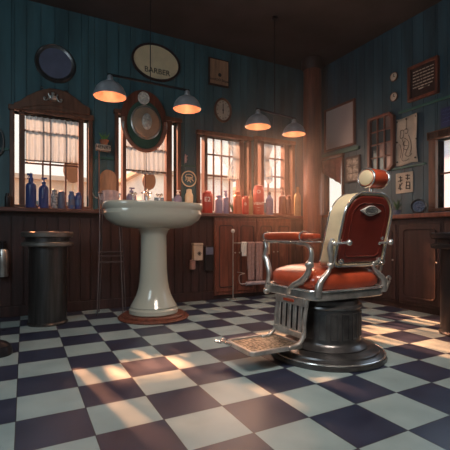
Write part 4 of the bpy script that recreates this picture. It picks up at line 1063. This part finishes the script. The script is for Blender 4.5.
# arms: built for the near side from the photo's outline, mirrored to the far side
XA = 1.475
def arm(mirror):
    mx = (lambda v: v) if not mirror else (lambda v: Vector((SX0 + SX1 - v.x, v.y, v.z)))
    def PX(u, v): return onX(u, v, XA)
    side = 'far' if mirror else 'near'
    a0 = PX(267, 237); a1 = PX(318, 237); zc = .752
    pm = PX(304.5, 238)
    MB().cushion((XA, (a0.y + pm.y) / 2, zc - .004), .037, (a0.y - pm.y) / 2, .026, 7, 4.5, 48, 12).map(mx).build('arm_pad', M['leather'], ch)
    MB().cushion((XA, (pm.y + a1.y) / 2, zc - .004), .028, (pm.y - a1.y) / 2, .018, 6, 4, 40, 10).map(mx).build('arm_pad', M['leather'], ch)
    tr = MB()
    tr.box(XA - .036, XA + .036, a1.y + .01, a0.y - .005, zc - .039, zc - .031)
    tr.map(mx).build('arm_plate', M['chrome'], ch, bevel=.003)
    pm = PX(304.5, 238)
    def loop(yy, s=1.0): return [mx(Vector((XA + .0395 * s * math.cos(t), yy, zc - .004 + .0285 * s * math.sin(t)))) for t in [2 * PI * k / 24 for k in range(24)]]
    MB().tube(loop(pm.y), .005, 8, True).build('arm_band', M['chrome'], ch)
    MB().tube(loop(a0.y - .008, .9), .006, 8, True).ball(mx(Vector((XA, a0.y - .003, zc))), .026, 16).build('arm_cap', M['chrome'], ch)
    # front post
    fp = smooth_path([PX(266.5, 241), PX(268, 248), PX(267, 256), PX(269.5, 265), PX(271, 274), PX(269, 283), PX(268, 291)], 5)
    n = len(fp); rad = [.013 + .007 * abs(math.sin(3.2 * i / n)) for i in range(n)]
    mb = MB().tube(fp, rad, 12); mb.ball(PX(266.5, 256.5), .021, 14); mb.ball(PX(268, 290.5), .024, 14)
    mb.map(lambda v: mx(Vector((v.x - .012, v.y, v.z)))).build('front_post', M['steel'], ch)
    # rear S-bracket
    rp = smooth_path([PX(300, 243.5), PX(308, 244.5), PX(313, 249), PX(314, 257), PX(312, 265), PX(310.5, 273), PX(305, 280), PX(296, 285.5), PX(291.5, 291), PX(290.5, 297)], 5)
    n = len(rp); rad = [.009 + .011 * min(1, i / n * 1.6) for i in range(n)]
    mb = MB().tube(rp, rad, 12); mb.ball(PX(312, 264.5), .026, 14); mb.ball(PX(290.5, 296.5), .022, 14); mb.ball(PX(304, 282), .018, 12)
    mb.map(lambda v: mx(Vector((v.x - .018, v.y, v.z)))).build('arm_bracket', M['steel'], ch)
    # tubular stretcher below the pad
    MB().tube([mx(PX(267, 241.5)), mx(PX(303, 243.5))], .006, 8).build('under_rail', M['chrome'], ch)
    # upright carrying the back
    up = smooth_path([Vector((BX0 - .030, 1.66, .735)), Vector((BX0 - .036, 1.675, .68)), Vector((BX0 - .035, 1.67, .62)), Vector((BX0 - .040, 1.68, .55)), Vector((SX0 + .045, 1.675, .48)), Vector((SX0 + .035, 1.68, .40))], 5)
    n = len(up); rad = [.012 + .007 * i / n + .004 * math.sin(9 * i / n) for i in range(n)]
    mb = MB().tube(up, rad, 12); mb.ball(up[n // 2], .021, 12)
    mb.map(mx).build('back_upright', M['steel'], ch)
    # hand knob
    k0 = Vector((BX0 - .038, 1.64, .708)); d = Vector((.04, -.06, 0.004)) if not mirror else Vector((-.055, -.03, .004))
    mb = MB().tube([k0, k0 + d], .008, 8); mb.ball(k0 + d * 1.15, .018, 14); mb.ball(k0, .015, 12)
    mb.map(mx).build('knob', M['chrome'], ch)
    if mirror: MB().ball(mx(k0 + Vector((-.01, -.01, .03))), .014, 12).build('knob', M['chrome'], ch)
arm(False); arm(True)
# footrest: hangs on the left side of the seat frame
FXr = 1.475
tl = onX(281, 298, FXr); tr_ = onX(310, 303, FXr)
y0, y1 = 1.75, 2.03
fr = MB()
def hangp(a, y): # a: 0 top .. 1 bottom along a curve bulging outward
    return Vector((SX0 + .02 - .03 * math.sin(PI * a * .6) , y, .385 - .25 * a))
bars = MB()
hp = MB()
for y in (y0, y1):
    path = smooth_path([hangp(0, y), hangp(.3, y), hangp(.6, y), hangp(.85, y) + Vector((-.0, 0, 0)), Vector((SX0 - .05, y, .125)), Vector((SX0 - .12, y, .112))], 5)
    hp.tube(path, .013, 10)
hp.box(SX0 - .012, SX0 + .030, y0, y1, .335, .385)
hp.box(SX0 - .025, SX0 + .010, y0, y1, .150, .185)
hp.build('footrest_hanger', M['steel'], ch, bevel=.004)
for k in range(5):
    y = y0 + .035 + k * (y1 - y0 - .07) / 4
    bars.obox((SX0 - .008, y, .26), .010, .032, .17, (0, .06, 0))
MB().box(SX0 + .004, SX0 + .012, y0, y1, .18, .345).build('slot_darkening_sheet', M['blacksteel'], ch)  # black sheet added behind the slats to darken the open slots
bars.build('footrest_slats', M['steel'], ch, bevel=.004)
MB().box(SX0 - .018, SX0 - .012, (y0 + y1) / 2 - .05, (y0 + y1) / 2 + .05, .352, .368).build('nameplate', M['leather'], ch)
# plate
PX0, PX1 = 1.10, 1.44
MB().prism(rrect(PX0, PX1, y0 + .02, y1 + .02, .02), .100, .112, 'XY').build('foot_plate', M['tread'], ch)
fp_ = MB().ring(rrect(PX0 - .015, PX1 + .012, y0 + .005, y1 + .035, .03), rrect(PX0 + .008, PX1 - .008, y0 + .028, y1 + .012, .018), .094, .120, 'XY').build('foot_plate_frame', M['steel'], ch, bevel=.005)
mb = MB(); mb.tube(smooth_path([(PX0 - .005, y1 + .02, .107), (PX0 - .03, y1 + .025, .118), (PX0 - .055, y1 + .02, .112), (PX0 - .085, y1 + .035, .122)], 5), [.014] * 5 + [.012] * 5 + [.009] * 5 + [.006], 10)
mb.tube([(PX0 - .02, y1 - .06, .110), (PX0 - .045, y1 + .03, .116)], .010, 10)
mb.build('toe_hook', M['chrome'], ch)
# scroll under the right rear
pts = [Vector((2.085 + .018 * math.cos(a), 1.69, .47 + .018 * math.sin(a))) for a in [i * .5 for i in range(12)]]
MB().tube(pts, .007, 8).tube([(2.055, 1.69, .40), (2.088, 1.69, .455)], .010, 8).build('scroll', M['steel'], ch)

# ---------------------------------------------------------------- haze added for the warm glow, densest by the corner windows
hz = bpy.data.materials.new('glow_haze'); hz.use_nodes = True; n = hz.node_tree; n.nodes.clear()
ho = n.nodes.new('ShaderNodeOutputMaterial'); hv = n.nodes.new('ShaderNodeVolumeScatter')
hv.inputs['Anisotropy'].default_value = 0.3; hv.inputs['Color'].default_value = (1, .80, .70, 1)
ht = n.nodes.new('ShaderNodeTexCoord'); hm = n.nodes.new('ShaderNodeMapping'); hg = n.nodes.new('ShaderNodeTexGradient'); hg.gradient_type = 'QUADRATIC_SPHERE'
hm.vector_type = 'TEXTURE'; hm.inputs['Location'].default_value = (2.75, 3.25, 1.45); hm.inputs['Scale'].default_value = (1.9, 1.7, 1.5)
hr_ = n.nodes.new('ShaderNodeMapRange'); hr_.inputs['To Min'].default_value = 0.004; hr_.inputs['To Max'].default_value = 0.20
n.links.new(ht.outputs['Object'], hm.inputs[0]); n.links.new(hm.outputs[0], hg.inputs[0]); n.links.new(hg.outputs['Fac'], hr_.inputs[0]); n.links.new(hr_.outputs[0], hv.inputs['Density'])
n.links.new(hv.outputs[0], ho.inputs['Volume'])
o = MB().box(LX + .01, WX - .06, FY + .01, WY - .11, .003, CEIL - .01).build('haze', hz, smooth=False); o['kind'] = 'structure'
